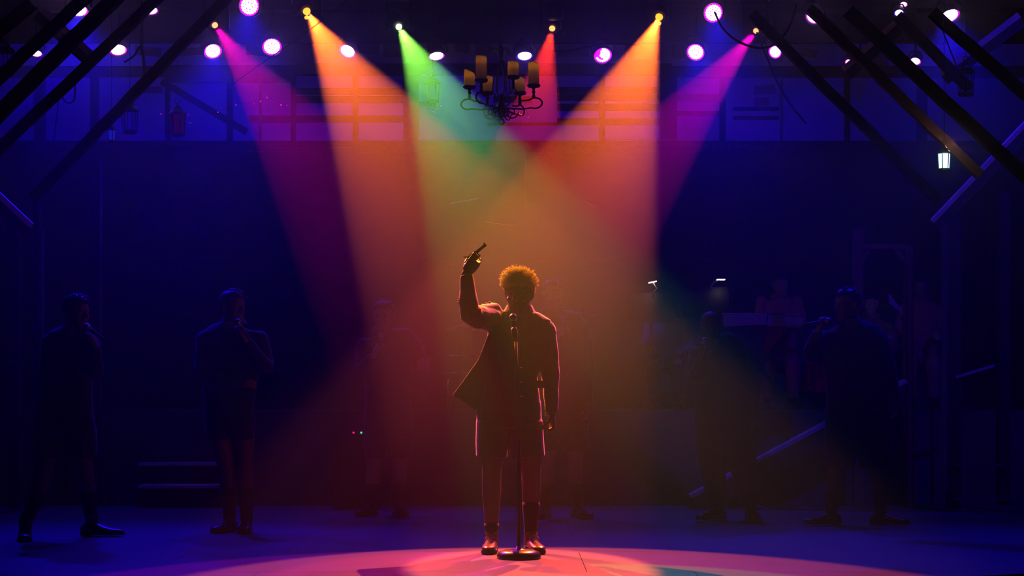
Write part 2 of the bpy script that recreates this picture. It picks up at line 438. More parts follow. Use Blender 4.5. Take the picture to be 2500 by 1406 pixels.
def person(sp):
    Y0 = sp['Y']; k = Y0/F
    def Q(t, dy=0.0):
        if len(t) == 3: dy = t[2]
        return P(t[0], t[1], Y0+dy)
    def W(px): return px*k
    root = thing('person', sp['label'], 'person', V((sp['base']*k-1250*k, Y0, sp.get('z', 0.0))), sp.get('group'))
    vx = sp.get('voxel', .007)
    hs = sp.get('hs', 1.0)
    hc = Q(sp['head'][:2], sp['head'][4] if len(sp['head']) > 4 else -.02)
    rot = Matrix.Rotation(R(sp['head'][2]), 3, 'Z') @ Matrix.Rotation(R(sp['head'][3]), 3, 'X')
    body = MB()
    head_mb(body, hc, rot, hs)
    rows = sp['torso']             # (py, xl, xr, half depth, dy)
    nb = Q(((rows[0][1]+rows[0][2])/2, rows[0][0]), rows[0][4])
    body.cap(hc+rot @ V((0, .018, -.055)), nb+V((0, .0, -.02)), .052*hs, .060, 16)
    tr = []
    for py, xl, xr, ry, dy in rows:
        tr.append((Q(((xl+xr)/2, py), dy), W((xr-xl)/2)*.86, ry*.86))
    body.loft(tr, 20, ref=(1, 0, 0))
    cl = MB()
    cl.loft([(Q(((xl+xr)/2, py), dy), W((xr-xl)/2), ry) for py, xl, xr, ry, dy in rows], 28, ref=(1, 0, 0))
    for i, arm in enumerate(sp['arms']):
        js = [Q(j) for j in arm['j']]
        ra = arm.get('r', (.066, .056, .040))
        limb(body, js, [r*.70 for r in (ra[0], ra[1])]+[.027], 12, 0, 4)
        limb(cl, js[:-1]+[js[-2].lerp(js[-1], .96)], list(ra), 16, arm.get('wr', .05), 6, seed=i+int(Y0*10))
        cl.ell(js[0], (ra[0]*1.06,)*3)
        h = arm['hand']
        hand_mb(body, js[-1], h['d'], h['n'], h.get('side', 1), h.get('curl', (25, 30, 20)), hs, thumb=h.get('thumb', .5), index=h.get('index'))
    for leg in sp['legs']:
        js = [Q(j) for j in leg['j']]
        rl = leg.get('r', (.085, .060, .040))
        kk = js[1].lerp(js[2], .30); kk.y += .015
        limb(body, [js[0], js[1], kk, js[2]], [rl[0], rl[1], rl[1]*.98, rl[2]], 16, 0, 5)
        d = V((leg['toe'][0], leg['toe'][1], 0)).normalized()
        body.loft([(js[2]-V((0, 0, .03))-d*.05, .026, .03), (js[2]-V((0, 0, .045))+d*.02, .032, .03), (js[2]-V((0, 0, .055))+d*.10, .034, .018), (js[2]-V((0, 0, .06))+d*.155, .02, .010)], 12, ref=d.cross(V((0, 0, 1))))
    bo = obj('body', None, sp.get('skin', 'skin'), root, True, mesh=skin(body, vx, 2, .5))
    for sx in (-1, 1):
        e = MB(); e.ell(hc+rot @ (V((sx*.031, -.077, .004))*hs), (.0125*hs,)*3); obj('eye', e, 'eye', bo, True)
    # ---- clothes
    if 'extra_jacket' in sp: sp['extra_jacket'](cl, Q)
    jk = obj('jacket', None, sp.get('cloth', 'navy'), root, True, mesh=skin(cl, vx, 3, .6))
    # collar and lapels
    co = MB(); cz = nb+V((0, 0, .012))
    n = 20; vs = []; fs = []
    for i in range(n+1):
        a = R(-60+300*i/n); cx, sy = math.cos(a), math.sin(a)
        for rr, zz in ((.066, .022), (.078, .026), (.100, -.014), (.092, -.022)):
            vs.append(cz+V((cx*rr*1.02, sy*rr*.92+.01, zz*sp.get('collar', 1.0))))
    for i in range(n):
        for q in range(4):
            fs.append((i*4+q, (i+1)*4+q, (i+1)*4+(q+1) % 4, i*4+(q+1) % 4))
    fs.append((0, 1, 2, 3)); fs.append((n*4+3, n*4+2, n*4+1, n*4))
    co.add(vs, fs); obj('collar', co, sp.get('cloth', 'navy'), jk)
    if sp.get('lapels', True):
        r3 = rows[min(3, len(rows)-1)]
        for sx in (-1, 1):
            lp = MB(); yf = nb.y-rows[2][3]-.012
            a = nb+V((sx*.065, 0, .0)); pts = [(a.x, nb.y-.085, a.z), (a.x+sx*.055, yf+.02, a.z-.09), (a.x+sx*.045, yf, a.z-.12), (nb.x+sx*.008, yf-.012, a.z-.33), (a.x-sx*.030, yf-.004, a.z-.12)]
            lp.prism([V(p) for p in pts], (0, -.008, 0)); obj('lapel', lp, sp.get('cloth', 'navy'), jk)
        sh = MB(); yf = nb.y-rows[2][3]+.002
        sh.prism([V((nb.x-.05, nb.y-.078, nb.z+.01)), V((nb.x+.05, nb.y-.078, nb.z+.01)), V((nb.x+.035, yf, nb.z-.13)), V((nb.x, yf-.004, nb.z-.30)), V((nb.x-.035, yf, nb.z-.13))], (0, -.006, 0))
        obj('shirt', sh, 'greyshirt', root)
        for i in range(3):
            bt = MB(); c = V((nb.x+.012, yf-.030, nb.z-.35-.09*i)); bt.ell(c, (.010, .006, .010))
            obj('button', bt, sp.get('button', 'iron'), jk)
    # shorts
    if 'shorts' in sp:
        s = MB()
        for rowsx in sp['shorts']:
            s.loft([(Q(((xl+xr)/2, py), dy), W((xr-xl)/2), ry) for py, xl, xr, ry, dy in rowsx], 20, ref=(1, 0, 0))
        obj('shorts', None, sp.get('cloth', 'navy'), root, True, mesh=skin(s, vx, 2, .5))
    for leg in sp['legs']:
        js = [Q(j) for j in leg['j']]; rl = leg.get('r', (.085, .060, .040))
        t = leg.get('sock', .5)
        if t > 0:
            so = MB(); top = js[1].lerp(js[2], 1-t); rt = (rl[1]*t+rl[2]*(1-t))+.004
            mid = top.lerp(js[2], .4)
            so.loft([(top+V((0, .012*t, .006)), rt*1.05, rt*1.05), (top+V((0, .012*t, -.02)), rt*1.05, rt*1.05), (mid, rt*.9, rt*.9), (js[2]+V((0, 0, .03)), rl[2]+.005, rl[2]+.005), (js[2]-V((0, 0, .04)), .04, .045)], 16)
            obj('sock', so, 'sock', root, True)
        if leg.get('shoe', True):
            shoe(root, js[2], leg['toe'], m=sp.get('shoe', 'leather'), detail=sp.get('detail', False), L=leg.get('L', .29))
    if sp.get('trousers'):
        tr_ = MB()
        for leg in sp['legs']:
            js = [Q(j) for j in leg['j']]; limb(tr_, [js[0], js[1], js[2]+V((0, 0, .02))], [.105, .078, .062], 14, .02, 5, seed=3)
        r5 = rows[-1]; tr_.ell(Q(((r5[1]+r5[2])/2, r5[0]+4), r5[4]), (W((r5[2]-r5[1])/2)*1.0, .15, .11))
        obj('trousers', None, sp['trousers'], root, True, mesh=skin(tr_, vx, 2, .5))
    # hair
    if sp.get('hair') == 'short':
        h = MB(); z0 = .028
        for z, y0, rx, ry in ():
            pass
        rings = [(.000, .040, .078, .062), (.035, .022, .081, .090), (.065, .012, .081, .099), (.092, .010, .071, .090), (.114, .008, .050, .066), (.127, .006, .020, .028)]
        vs = []; seg = 22; fs = []
        for z, y0, rx, ry in rings:
            for q in range(seg):
                a = 2*PI*q/seg; j = 1+random.uniform(-.03, .04)
                vs.append(hc+rot @ (V((rx*math.cos(a)*j, y0+ry*math.sin(a)*j, z))*hs))
        for i in range(len(rings)-1):
            for q in range(seg):
                a = i*seg+q; b = i*seg+(q+1) % seg; fs.append((a, b, b+seg, a+seg))
        fs.append(tuple(reversed(range(seg)))); fs.append(tuple((len(rings)-1)*seg+q for q in range(seg)))
        h.add(vs, fs)
        for q in range(70):      # tufts
            a = random.uniform(0, 2*PI); el = random.uniform(.2, 1.45)
            dv = V((math.cos(a)*math.cos(el), math.sin(a)*math.cos(el), math.sin(el)))
            p = V((dv.x*.076, .012+dv.y*.092, .045+dv.z*.080))
            h.tube([hc+rot @ (p*hs), hc+rot @ ((p+dv*.010+V((.006, -.01, 0)))*hs), hc+rot @ ((p+dv*.014+V((.014, -.022, -.004)))*hs)], [.007, .006, .001], 5)
        obj('hair', h, sp.get('haircol', 'hairdark'), root, True)
    return root, hc, rot, nb, Q
#==/PEOPLE==

# ================================================================== THE STAGE SHELL
H = math.hypot
# floor of painted sheets, each with its own edges; base slab below
fb = MB(); fb.prism([(-6.9, 9.56, -.031), (-2.015, 7.51, -.031), (6.9, 11.26, -.031), (6.9, 19.95, -.031), (-6.9, 19.95, -.031)], (0, 0, -.22)); floor = struct('floor', fb, 'black')
cut_a, cut_n = V((2.55, 9.42, 0)), V((.42, -1.0, 0)).normalized()      # curved apron leaves the picture at the right corner
cut_b, cut_m = V((-3.2, 8.0, 0)), V((-.42, -1.0, 0)).normalized()
row = 0; y = 7.2
while y < 19.8:
    x = -6.9+(0.6 if row % 2 else 0.0)
    while x < 6.8:
        bm = bmesh.new(); x0, x1, y0, y1 = x+.0018, min(x+2.44, 6.9)-.0018, y+.0018, min(y+1.22, 19.9)-.0018
        vs = [bm.verts.new(p) for p in ((x0, y0, -.03), (x1, y0, -.03), (x1, y1, -.03), (x0, y1, -.03), (x0, y0, 0), (x1, y0, 0), (x1, y1, 0), (x0, y1, 0))]
        for f in ((3, 2, 1, 0), (4, 5, 6, 7), (0, 1, 5, 4), (1, 2, 6, 5), (2, 3, 7, 6), (3, 0, 4, 7)): bm.faces.new([vs[i] for i in f])
        for a, n in ((cut_a, cut_n), (cut_b, cut_m)):
            r = bmesh.ops.bisect_plane(bm, geom=bm.verts[:]+bm.edges[:]+bm.faces[:], plane_co=a, plane_no=n, clear_outer=True)
            es = [e for e in r['geom_cut'] if isinstance(e, bmesh.types.BMEdge)]
            if es: bmesh.ops.contextual_create(bm, geom=es)
        if len(bm.verts) > 3:
            mb = MB(); bm.verts.index_update(); mb.add([v.co.copy() for v in bm.verts], [[v.index for v in f.verts] for f in bm.faces])
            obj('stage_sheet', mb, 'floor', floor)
        bm.free(); x += 2.44
    row += 1; y += 1.22

b = MB(); b.box((0, 20.1, 3.2), (14.2, .16, 6.8)); struct('wall_back', b, 'cyc')
b = MB(); b.box((-7.05, 13.2, 3.1), (.12, 13.8, 6.7)); struct('wall_left', b, 'cloth_black')
b = MB(); b.box((7.05, 13.2, 3.1), (.12, 13.8, 6.7)); struct('wall_right', b, 'cloth_black')
b = MB(); b.box((0, 13.2, 6.55), (14.2, 13.8, .12)); struct('ceiling', b, 'black')
b = MB(); b.box((0, 17.2, 5.5), (13.9, .06, 2.0)); tag(obj('border_drape', b, 'cloth_black'), 'black masking drape hanging across the very top behind the lamps', 'drape')

# rusty tin sheets nailed up high on the back
t = thing('tin_cladding', 'patchwork of rusty red tin sheets high on the back wall', 'cladding', P(1400, 160, 19.7))
for x0, x1, y0, y1 in ((1362, 1440, 78, 138), (1526, 1620, 80, 146), (1640, 1700, 84, 140), (862, 930, 74, 132), (936, 1000, 86, 138), (790, 855, 92, 140),
                       (1110, 1150, 84, 130), (1160, 1200, 92, 132), (600, 660, 78, 138), (1235, 1285, 92, 140), (330, 395, 92, 108), (330, 395, 112, 138), (455, 520, 82, 100), (440, 500, 118, 132),
                       (1960, 1998, 118, 142), (2130, 2172, 120, 166), (345, 395, 212, 226), (1842, 1890, 210, 228), (1842, 1878, 238, 258), (690, 745, 40, 70)):
    b = MB(); a = P(x0, y0, 19.7); c = P(x1, y1, 19.7); j = random.uniform(-.03, .03)
    b.prism([V((a.x, 19.7+j, a.z)), V((c.x, 19.7, a.z+j)), V((c.x+j, 19.7, c.z)), V((a.x, 19.7-j, c.z-j))], (0, .025, 0))
    obj('tin_sheet', b, 'rust', t)

# ---------------- upper gallery: posts, boards, rails (depth 18)
YG = 18.0
g = thing('gallery_frame', 'dark timber gallery with open window bays behind the beams of light', 'gallery', P(1250, 362, YG))
def hbar(x0, x1, y0, y1, nm='board', Y=YG, m='wood', th=.06, par=None):
    a = P(x0, y0, Y); c = P(x1, y1, Y); q = MB(); q.box(((a.x+c.x)/2, Y, (a.z+c.z)/2), (abs(c.x-a.x), th, abs(a.z-c.z)))
    return obj(nm, q, m, par or g)
hbar(-120, 405, 162, 188, 'top_beam'); hbar(405, 720, 160, 201, 'top_beam'); hbar(720, 1640, 157, 183, 'top_beam', th=.10); hbar(1640, 2620, 162, 189, 'top_beam')
for x0, x1 in ((85, 110), (222, 240), (405, 414), (555, 568), (711, 722), (862, 874), (985, 1023), (1463, 1477), (1612, 1652), (1757, 1771), (2062, 2074), (2240, 2262)):
    hbar(x0, x1, 186, 352, 'post', th=.09)
for x0, x1, y0, y1 in ((722, 1022, 216, 231), (722, 1022, 235, 251), (608, 1022, 283, 298), (1360, 1612, 213, 228), (1360, 1612, 231, 246), (1360, 1612, 254, 270),
                       (1360, 1612, 290, 305), (1652, 1770, 230, 246), (1652, 1770, 272, 282), (1204, 1300, 236, 250), (1022, 1065, 251, 259), (1790, 1900, 262, 270), (1790, 1900, 284, 292), (1190, 1360, 300, 306)):
    hbar(x0, x1, y0, y1)
q = MB(); q.bar(P(395, 199, YG-.08), P(602, 322, YG-.08), .07, .05); obj('diagonal_brace', q, 'wood', g)
for x0, x1, y0, y1 in ((560, 860, 346, 349), (560, 860, 357, 360), (860, 1500, 345, 347), (1500, 1700, 339, 342), (1000, 1560, 356, 358)):
    hbar(x0, x1, y0, y1, 'deck_lip', Y=YG-.12, m='edge', th=.02)
hbar(-150, 2650, 352, 364, 'deck', th=.5)
for i in range(11):
    x0 = 1700+i*19; hbar(x0, x0+10, 353, 361, 'dentil', Y=YG-.30, m='rust', th=.03)
for x0, x1 in ((1904, 1912), (633, 638)):
    q = MB(); q.tube([P((x0+x1)/2, 196, YG-.2), P((x0+x1)/2, 352, YG-.2)], .016, 8); obj('pole', q, 'steel', g, True)
# the storey under the gallery
b = MB(); a = P(-150, 364, 18.3); b.box((0, 18.5, (a.z)/2), (13.9, .12, a.z)); struct('wall_rear', b, 'wall')

# backstage riser and its stairs
b = MB(); b.box((0, 16.9, .42), (13.8, 2.8, .84)); tag(obj('riser', b, 'wall'), 'long dark platform across the back that carries the band', 'platform')
t = thing('left_steps', 'dark wooden steps with nosings painted as lit, behind the second man from the left', 'stairs', P(435, 1200, 15.2)); t.name = 'steps'; WL['steps'] = WL.get('left_steps', V(t.location))
for i, (py, Y) in enumerate(((1188, 15.05), (1133, 15.3))):
    zt = P(0, py, Y).z; x0, x1 = P(338, 0, Y).x, P(532, 0, Y).x
    q = MB(); q.box(((x0+x1)/2, Y+.15, zt/2-.01), (x1-x0, .30, zt-.02)); obj('riser_board', q, 'wood', t)
    q = MB(); q.box(((x0+x1)/2, Y+.14, zt), (x1-x0, .33, .028)); obj('tread', q, 'edge', t)  # pale tread colour stands for the lit nosing

# stair stringer climbing to the right
t = thing('staircase', 'dark staircase with a pale edged sloping stringer climbing to the right', 'stairs', P(1690, 1225, 15.0))
a, c = P(1686, 1212, 14.85), P(2212, 930, 14.85)
q = MB(); q.bar(a-V((0, 0, .10)), c-V((0, 0, .10)), .17, .05); obj('stringer', q, 'black', t)
q = MB(); q.bar(a+V((0, .05, 0)), c+V((0, .05, 0)), .032, .17); obj('stringer_lit_edge', q, 'edge', t)  # pale strip painted as the lit top edge of the stringer
q = MB(); q.bar(a-V((0, -.75, .12)), c-V((0, -.75, .12)), .17, .05); obj('stringer', q, 'black', t)
for i in range(6):
    p = a.lerp(c, (i+.6)/6.3); q = MB(); q.box((p.x, p.y+.38, p.z-.09), (.26, .70, .03)); obj('tread', q, 'wood', t)

# timber doorway at the right with knee braces
t = thing('timber_doorway', 'rough timber door frame with knee braces behind the rightmost singer', 'frame', P(2155, 1236, 15.2))
for x0, x1, y0, y1, nm in ((2084, 2105, 558, 1236, 'post'), (2208, 2228, 600, 1236, 'post'), (2105, 2210, 596, 608, 'crossbar')):
    hbar(x0, x1, y0, y1, nm, Y=15.2, m='oldwood', th=.09, par=t)
for a, c in (((2105, 634), (2124, 606)), ((2182, 606), (2211, 640))):
    q = MB(); q.bar(P(*a, 15.2), P(*c, 15.2), .035, .06); obj('knee_brace', q, 'oldwood', t)

# right wing frame: post, rails
t = thing('wing_frame', 'black post and rail frame at the right edge with blue lit edges', 'frame', P(2380, 1240, 14.6))
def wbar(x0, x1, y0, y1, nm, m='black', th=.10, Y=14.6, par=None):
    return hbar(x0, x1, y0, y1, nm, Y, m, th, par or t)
wbar(2312, 2342, 530, 1240, 'post'); wbar(2436, 2462, 470, 1232, 'post')
wbar(2300, 2311, 536, 1200, 'post_lit_edge', 'wall', .06, 14.52)  # paler strip stands in for the lit side of the post
wbar(2330, 2500, 1214, 1222, 'rail', 'wall', .05, 14.5); wbar(2330, 2452, 1133, 1137, 'rail', 'wall', .05, 14.5)
q = MB(); q.bar(P(2333, 921, 14.5), P(2428, 892, 14.5), .022, .03); obj('handrail', q, 'edge', t)
t = thing('pipe_post', 'thin upright pipe with a joint just right of the wing post', 'pipe', P(2341, 1238, 15.0))
q = MB(); q.tube([P(2338, 545, 15.0), P(2339, 720, 15), P(2342, 735, 15), P(2342, 1236, 15.0)], .014, 8); obj('pipe', q, 'oldwood', t, True)
# left wing
t = thing('left_wing_frame', 'tall dark wing posts with faint blue edges at the left edge', 'frame', P(70, 1240, 14.6)); t.name = 'wing_frame'
WL[t.name] = V(t.location)
wbar(22, 46, 540, 1240, 'post'); wbar(46, 53, 560, 1180, 'post_lit_edge', 'wall', .06, 14.52); wbar(84, 98, 470, 1240, 'post'); wbar(98, 106, 560, 900, 'post_lit_edge', 'wall', .05, 14.52)  # paler strips stand in for the lit sides of the posts
t = thing('upright_pole', 'slim upright pole standing free before the dark left wall', 'pole', P(245, 1225, 15.6-.3))
q = MB(); q.tube([P(245, 385, 15.3), P(245, 1233, 15.3)], .014, 8); obj('pole', q, 'wall', t, True); q = MB(); q.lathe(P(245, 1234.2, 15.3), [(.10, 0), (.10, .012), (.03, .02), (.0, .022)]); obj('base', q, 'black', t)

# ---------------- slanting rafters, left and right
RAFT = [
    ((-60, 122), (78, 10), 30, 10.4, 'short rafter in the top left corner, topmost on the left'),
    ((-30, 216), (215, -12), 28, 11.2, 'second rafter down on the left, crossed by a lit strut'),
    ((-30, 304), (290, -14), 36, 10.6, 'thickest left rafter running up past the leftmost big lamp'),
    ((-30, 390), (392, -12), 25, 11.6, 'left rafter just above the lowest one, under the looped wire'),
    ((78, 486), (560, -12), 25, 12.2, 'lowest and longest left rafter, with the cable wound on it'),
    ((1835, 34), (2290, 490), 25, 12.2, 'longest right rafter starting beside the right pink lamp'),
    ((1975, 20), (2392, 428), 25, 11.4, 'right rafter whose lower end is lit warm near the lantern'),
    ((2070, 26), (2620, 540), 32, 10.8, 'thick right rafter above the lantern'),
    ((2190, 38), (2368, 219), 26, 12.8, 'short right rafter ending at the hanging fixture'),
    ((2275, 30), (2620, 332), 28, 11.8, 'topmost right rafter running out of the right edge'),
]
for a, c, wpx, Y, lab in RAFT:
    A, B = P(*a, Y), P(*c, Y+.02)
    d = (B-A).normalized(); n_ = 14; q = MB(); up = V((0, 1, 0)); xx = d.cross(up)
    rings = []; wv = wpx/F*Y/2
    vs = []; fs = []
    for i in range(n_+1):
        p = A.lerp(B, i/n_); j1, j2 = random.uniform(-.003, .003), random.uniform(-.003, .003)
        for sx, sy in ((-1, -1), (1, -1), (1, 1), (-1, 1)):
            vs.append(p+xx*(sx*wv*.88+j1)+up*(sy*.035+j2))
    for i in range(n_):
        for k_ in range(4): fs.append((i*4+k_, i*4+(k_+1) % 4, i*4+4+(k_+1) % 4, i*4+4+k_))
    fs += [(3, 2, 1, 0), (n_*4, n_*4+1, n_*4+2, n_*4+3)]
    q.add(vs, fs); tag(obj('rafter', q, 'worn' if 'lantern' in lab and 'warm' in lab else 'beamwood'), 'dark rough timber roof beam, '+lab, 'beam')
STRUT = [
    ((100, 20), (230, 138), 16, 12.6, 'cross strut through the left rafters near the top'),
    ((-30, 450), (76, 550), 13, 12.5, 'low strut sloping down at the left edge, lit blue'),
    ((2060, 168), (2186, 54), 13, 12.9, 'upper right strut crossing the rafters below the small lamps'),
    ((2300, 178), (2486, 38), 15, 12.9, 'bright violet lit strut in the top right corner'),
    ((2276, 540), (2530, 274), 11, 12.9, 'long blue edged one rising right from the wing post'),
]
for a, c, wpx, Y, lab in STRUT:
    A, B = P(*a, Y), P(*c, Y); q = MB(); wv = wpx/F*Y
    n = V((0, 1, 0)).cross((B-A).normalized());
    if n.z < 0: n = -n
    t = thing('strut', 'diagonal timber, '+lab, 'beam', (A+B)/2)
    q.bar(A, B, wv, .05); obj('lit_face', q, 'edge', t)  # pale face against black backing paints the strut's lit edge
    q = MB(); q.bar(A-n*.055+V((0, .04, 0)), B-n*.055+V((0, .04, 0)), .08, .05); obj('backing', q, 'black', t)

# ---------------- lighting pipes
for Y, z, lab in ((16.0, 4.56, 'rear lighting pipe carrying the long row of lamps'), (14.0, 4.56, 'front lighting pipe at the very top of the picture'), (14.8, 4.66, 'middle lighting pipe carrying the beam projectors')):
    q = MB(); q.tube([V((-5.6, Y, z)), V((5.6, Y, z))], .024, 10); tag(obj('lighting_pipe', q, 'black', None, True), 'black steel '+lab, 'pipe')

def rot_to(d): return V(d).normalized().to_track_quat('Z', 'Y').to_matrix()
def par_can(px, py, Y, d, label, bright='led', small=1.0, lens='lens'):
    c = P(px, py, Y); rt = rot_to(d); s = small*.90; z = V(d).normalized()
    t = thing('stage_lamp', label, 'stage light', c, 'round stage lamps on the lighting pipes')
    q = MB(); q.lathe(c-z*.13*s, [(.03*s, -.10*s), (.060*s, -.085*s), (.080*s, -.02*s), (.088*s, .05*s), (.104*s, .06*s), (.104*s, .14*s), (.094*s, .14*s), (.094*s, .10*s)], rt, 24)
    obj('housing', q, 'housing', t, True)
    q = MB(); q.lathe(c-z*.022*s, [(.0, 0), (.093*s, 0), (.093*s, .006), (.0, .006)], rt, 24, False); obj('diffuser', q, lens, t)
    q = MB()
    for n, r in ((1, 0), (6, .023), (12, .045), (18, .066)):
        for i in range(n):
            if bright == 'part' and r > .04 and 3 < i < 9: continue
            a = 2*PI*i/n+r*9; p = c-z*.010*s+rt @ V((r*math.cos(a)*s, r*math.sin(a)*s, 0))
            q.lathe(p, [(.0105*s, -.004), (.0105*s, .002), (.006*s, .005)], rt, 8)
    o = obj('led_array', q, 'led', t); o['kind'] = 'stuff'
    q = MB(); x = V((1, 0, 0)); top = c.z+.30 if Y > 13.5 else c.z+.3
    yk = V((c.x, c.y, c.z)); q.tube([yk+x*.115*s-z*.04, yk+x*.12*s+V((0, .02, .10*s)), yk+x*.07*s+V((0, 0, .17*s)), yk-x*.07*s+V((0, 0, .17*s)), yk-x*.12*s+V((0, .02, .10*s)), yk-x*.115*s-z*.04], .009, 6)
    obj('yoke', q, 'housing', t)
    q = MB(); q.tube([V((c.x, c.y, c.z+.16*s)), V((c.x, c.y, 4.54))], .012, 6); q.ringt(V((c.x, c.y, 4.56)), .03, .010, Matrix.Rotation(PI/2, 3, 'Y'), 14, 6); obj('clamp', q, 'housing', t)
    return t
PARS = [
    (190, 26, 14, (.12, -1, -1.7), 'bright lamp at the top left, the lower of the stacked pair'),
    (186, -3, 14.6, (.1, -1, -1.0), 'lamp cut by the top edge above the leftmost big lamp', .9),
    (368, 26, 14, (.2, -1, -2.0), 'half hidden lamp beside the hanging cable at upper left', .72),
    (608, 14, 14, (-.05, -1, -.15), 'large bright lamp at the top edge left of the orange beams'),
    (88, 131, 16, (.1, -1, -2.2), 'faint lamp near the left edge showing only a few lights', .7, 'lensred'),
    (288, 123, 16, (.35, -1, -1.7), 'pinkish lamp between the left rafters', 1.0, 'lensred'),
    (520, 126, 16, (.4, -1, -.95), 'bright lamp just left of the left pink beam'),
    (664, 115, 16, (.2, -1, -.75), 'brightest round lamp between the left pink and orange beams', 1.08),
    (848, 126, 16, (-.4, -1, -1.1), 'lamp shining through the left orange beam', .95),
    (1066, 138, 16, (.3, -1, -2.1), 'tilted lamp at the right edge of the green beam', .9),
    (1281, 138, 16, (.1, -1, -2.0), 'blue rimmed lamp behind the chandelier candles', .92, 'lensblue'),
    (1472, 136, 16, (.1, -1, -.8), 'lamp with a dark notch, left of the right orange beam', 1.0),
    (1698, 128, 16, (-.3, -1, -.6), 'full round lamp between the right orange and pink beams', 1.0),
    (1741, 31, 14, (-.35, -1, -.1), 'large lamp at the top with a black cable looping from it', .95),
    (1892, 127, 16, (-.5, -1, -.5), 'small lamp touching the longest right rafter', .75),
    (1986, 43, 14, (-.7, -1, -1.2), 'lamp at the top between two right rafters', .8),
    (2195, 32, 15, (-.1, -1, -1.3), 'tiny bright lamp at the top right, lower of the close pair', .5, 'lensblue'),
    (2206, 11, 15, (-.3, -1, -1.6), 'tiny reddish lamp at the top right, upper of the close pair', .4, 'lensred'),
    (2319, 40, 14, (.25, -1, -1.5), 'wide tilted lamp at the top right corner'),
    (2072, 153, 16, (-.6, -1, -.9), 'small dim pink lamp near the lit strut, the left one', .42, 'lensred'),
    (2100, 158, 16, (-.6, -1, -.9), 'small dim violet lamp near the lit strut, the right one', .42, 'lensred'),
    (2235, 150, 16, (-.6, -1, -1.6), 'small red lamp on the thick right rafter', .6, 'lensred'),
]
for r in PARS:
    par_can(r[0], r[1], r[2], r[3], 'round LED stage lamp, '+r[4], 'part' if 'notch' in r[4] or 'few' in r[4] else 'led', r[5] if len(r) > 5 else 1.0, r[6] if len(r) > 6 else 'lens')

def beam_head(px, py, tx, lens, label, lr=.030, twin=False):
    c = beam_pos(px, py); d = (V((tx, 9.6, 0))-c).normalized(); rt = rot_to(d)
    t = thing('beam_projector', label, 'stage light', c, 'moving beam projectors')
    q = MB(); q.lathe(c-d*.10, [(.05, -.16), (.075, -.12), (.080, .0), (.068, .06), (.058, .085), (.050, .085)], rt, 20); obj('head', q, 'housing', t, True)
    q = MB(); q.lathe(c, [(0, -.006), (lr, -.006), (lr, .0), (lr*.6, .008), (0, .010)], rt, 18, False); obj('lens', q, lens, t, True)
    q = MB(); q.bar(c+V((-.10, .06, -.02)), c+V((-.10, .06, .24)), .03, .05); q.bar(c+V((.10, .06, -.02)), c+V((.10, .06, .24)), .03, .05); q.box(c+V((0, .06, .26)), (.23, .06, .04)); obj('yoke', q, 'housing', t)
    q = MB(); q.box(c+V((0, .06, .33)), (.26, .20, .10)); q.tube([c+V((0, .06, .38)), V((c.x, c.y+.06, 4.66))], .02, 8); obj('base', q, 'housing', t)
    if twin:
        q = MB(); q.lathe(c+V((.0, -.03, -.056)), [(0, 0), (.017, 0), (.017, .004), (0, .006)], rt, 14, False); obj('reflection_disc', q, lens, t)  # glowing disc added as the second reflection below the lens
for (nm, px, py, tx, tyy, ha, col, pw), lens, lr, tw, lab in zip(BEAMS, ('pinkl', 'orange', 'greenl', 'redl', 'orange', 'pinkl'), (.026, .032, .027, .026, .032, .024), (0, 1, 0, 0, 1, 0), (
        'leftmost one, throwing the narrow pink beam', 'left one throwing a wide orange beam', 'one throwing the green beam', 'one throwing the short red beam right of the chandelier',
        'right one throwing a wide orange beam', 'rightmost one, throwing a pink beam to the left')):
    beam_head(px, py, tx, lens, 'black moving beam projector, '+lab, lr, bool(tw))
beam = thing('beam_projector', 'unlit projector with a cold glint above the red beam', 'stage light', P(1351, 36, 14.6))
q = MB(); q.lathe(P(1351, 30, 14.6), [(.03, .10), (.08, .06), (.085, -.05), (.06, -.06)], None, 18); obj('head', q, 'housing', beam, True)
q = MB(); q.ell(P(1351, 36, 14.53), (.028, .006, .006)); obj('lens', q, 'cold', beam, True)  # glowing sliver stands in for a glint on the unlit lens

# ---------------- cables
def cable(pts, r, label, m='rubber', nm='cable', res=8):
    vs = [P(*p) for p in pts]; out = []
    n = len(vs)
    for i in range(n-1):
        p0 = vs[max(0, i-1)]; p1 = vs[i]; p2 = vs[i+1]; p3 = vs[min(n-1, i+2)]
        for k in range(res):
            t = k/res
            out.append(.5*((2*p1)+(p2-p0)*t+(2*p0-5*p1+4*p2-p3)*t*t+(3*p1-p0-3*p2+p3)*t**3))
    out.append(vs[-1]); q = MB(); q.tube(out, r, 6)
    return tag(obj(nm, q, m, None, True), label, 'cable')
cable([(1745, 30, 13.6), (1765, 70, 13.2), (1800, 100, 12.8), (1850, 117, 12.6), (1890, 108, 12.6), (1925, 70, 12.8), (1945, 10, 13.2)], .009, 'black cable hanging in a loop from the large lamp at upper right')
cable([(1848, 80, 13.4), (1868, 130, 13.2), (1895, 195, 13.1), (1930, 255, 13.2), (1968, 302, 13.4)], .008, 'dark cable trailing down from the right pink projector')
cable([(347, -10, 13), (347, 60, 13), (346, 110, 13), (351, 150, 13), (352, 196, 12.9)], .012, 'thick dark cable dropping straight to the lowest left rafter')
cable([(347, 106, 12.95), (338, 118, 12.9), (325, 138, 12.9), (303, 152, 12.9)], .008, 'dark cable tail with a plug beside the dropping cable')
cable([(860, -10, 13.5), (760, 70, 13.5), (660, 140, 13.5), (570, 203, 13.5)], .003, 'thin wire crossing the left pink and orange beams')
cable([(152, 236, 12.5), (160, 248, 12.5), (172, 251, 12.5), (182, 240, 12.5), (184, 205, 12.5)], .006, 'looped wire under the left rafters')
cable([(143, 240, 12.6), (138, 290, 12.6), (130, 350, 12.6)], .004, 'fine wire hanging straight below the left rafters')
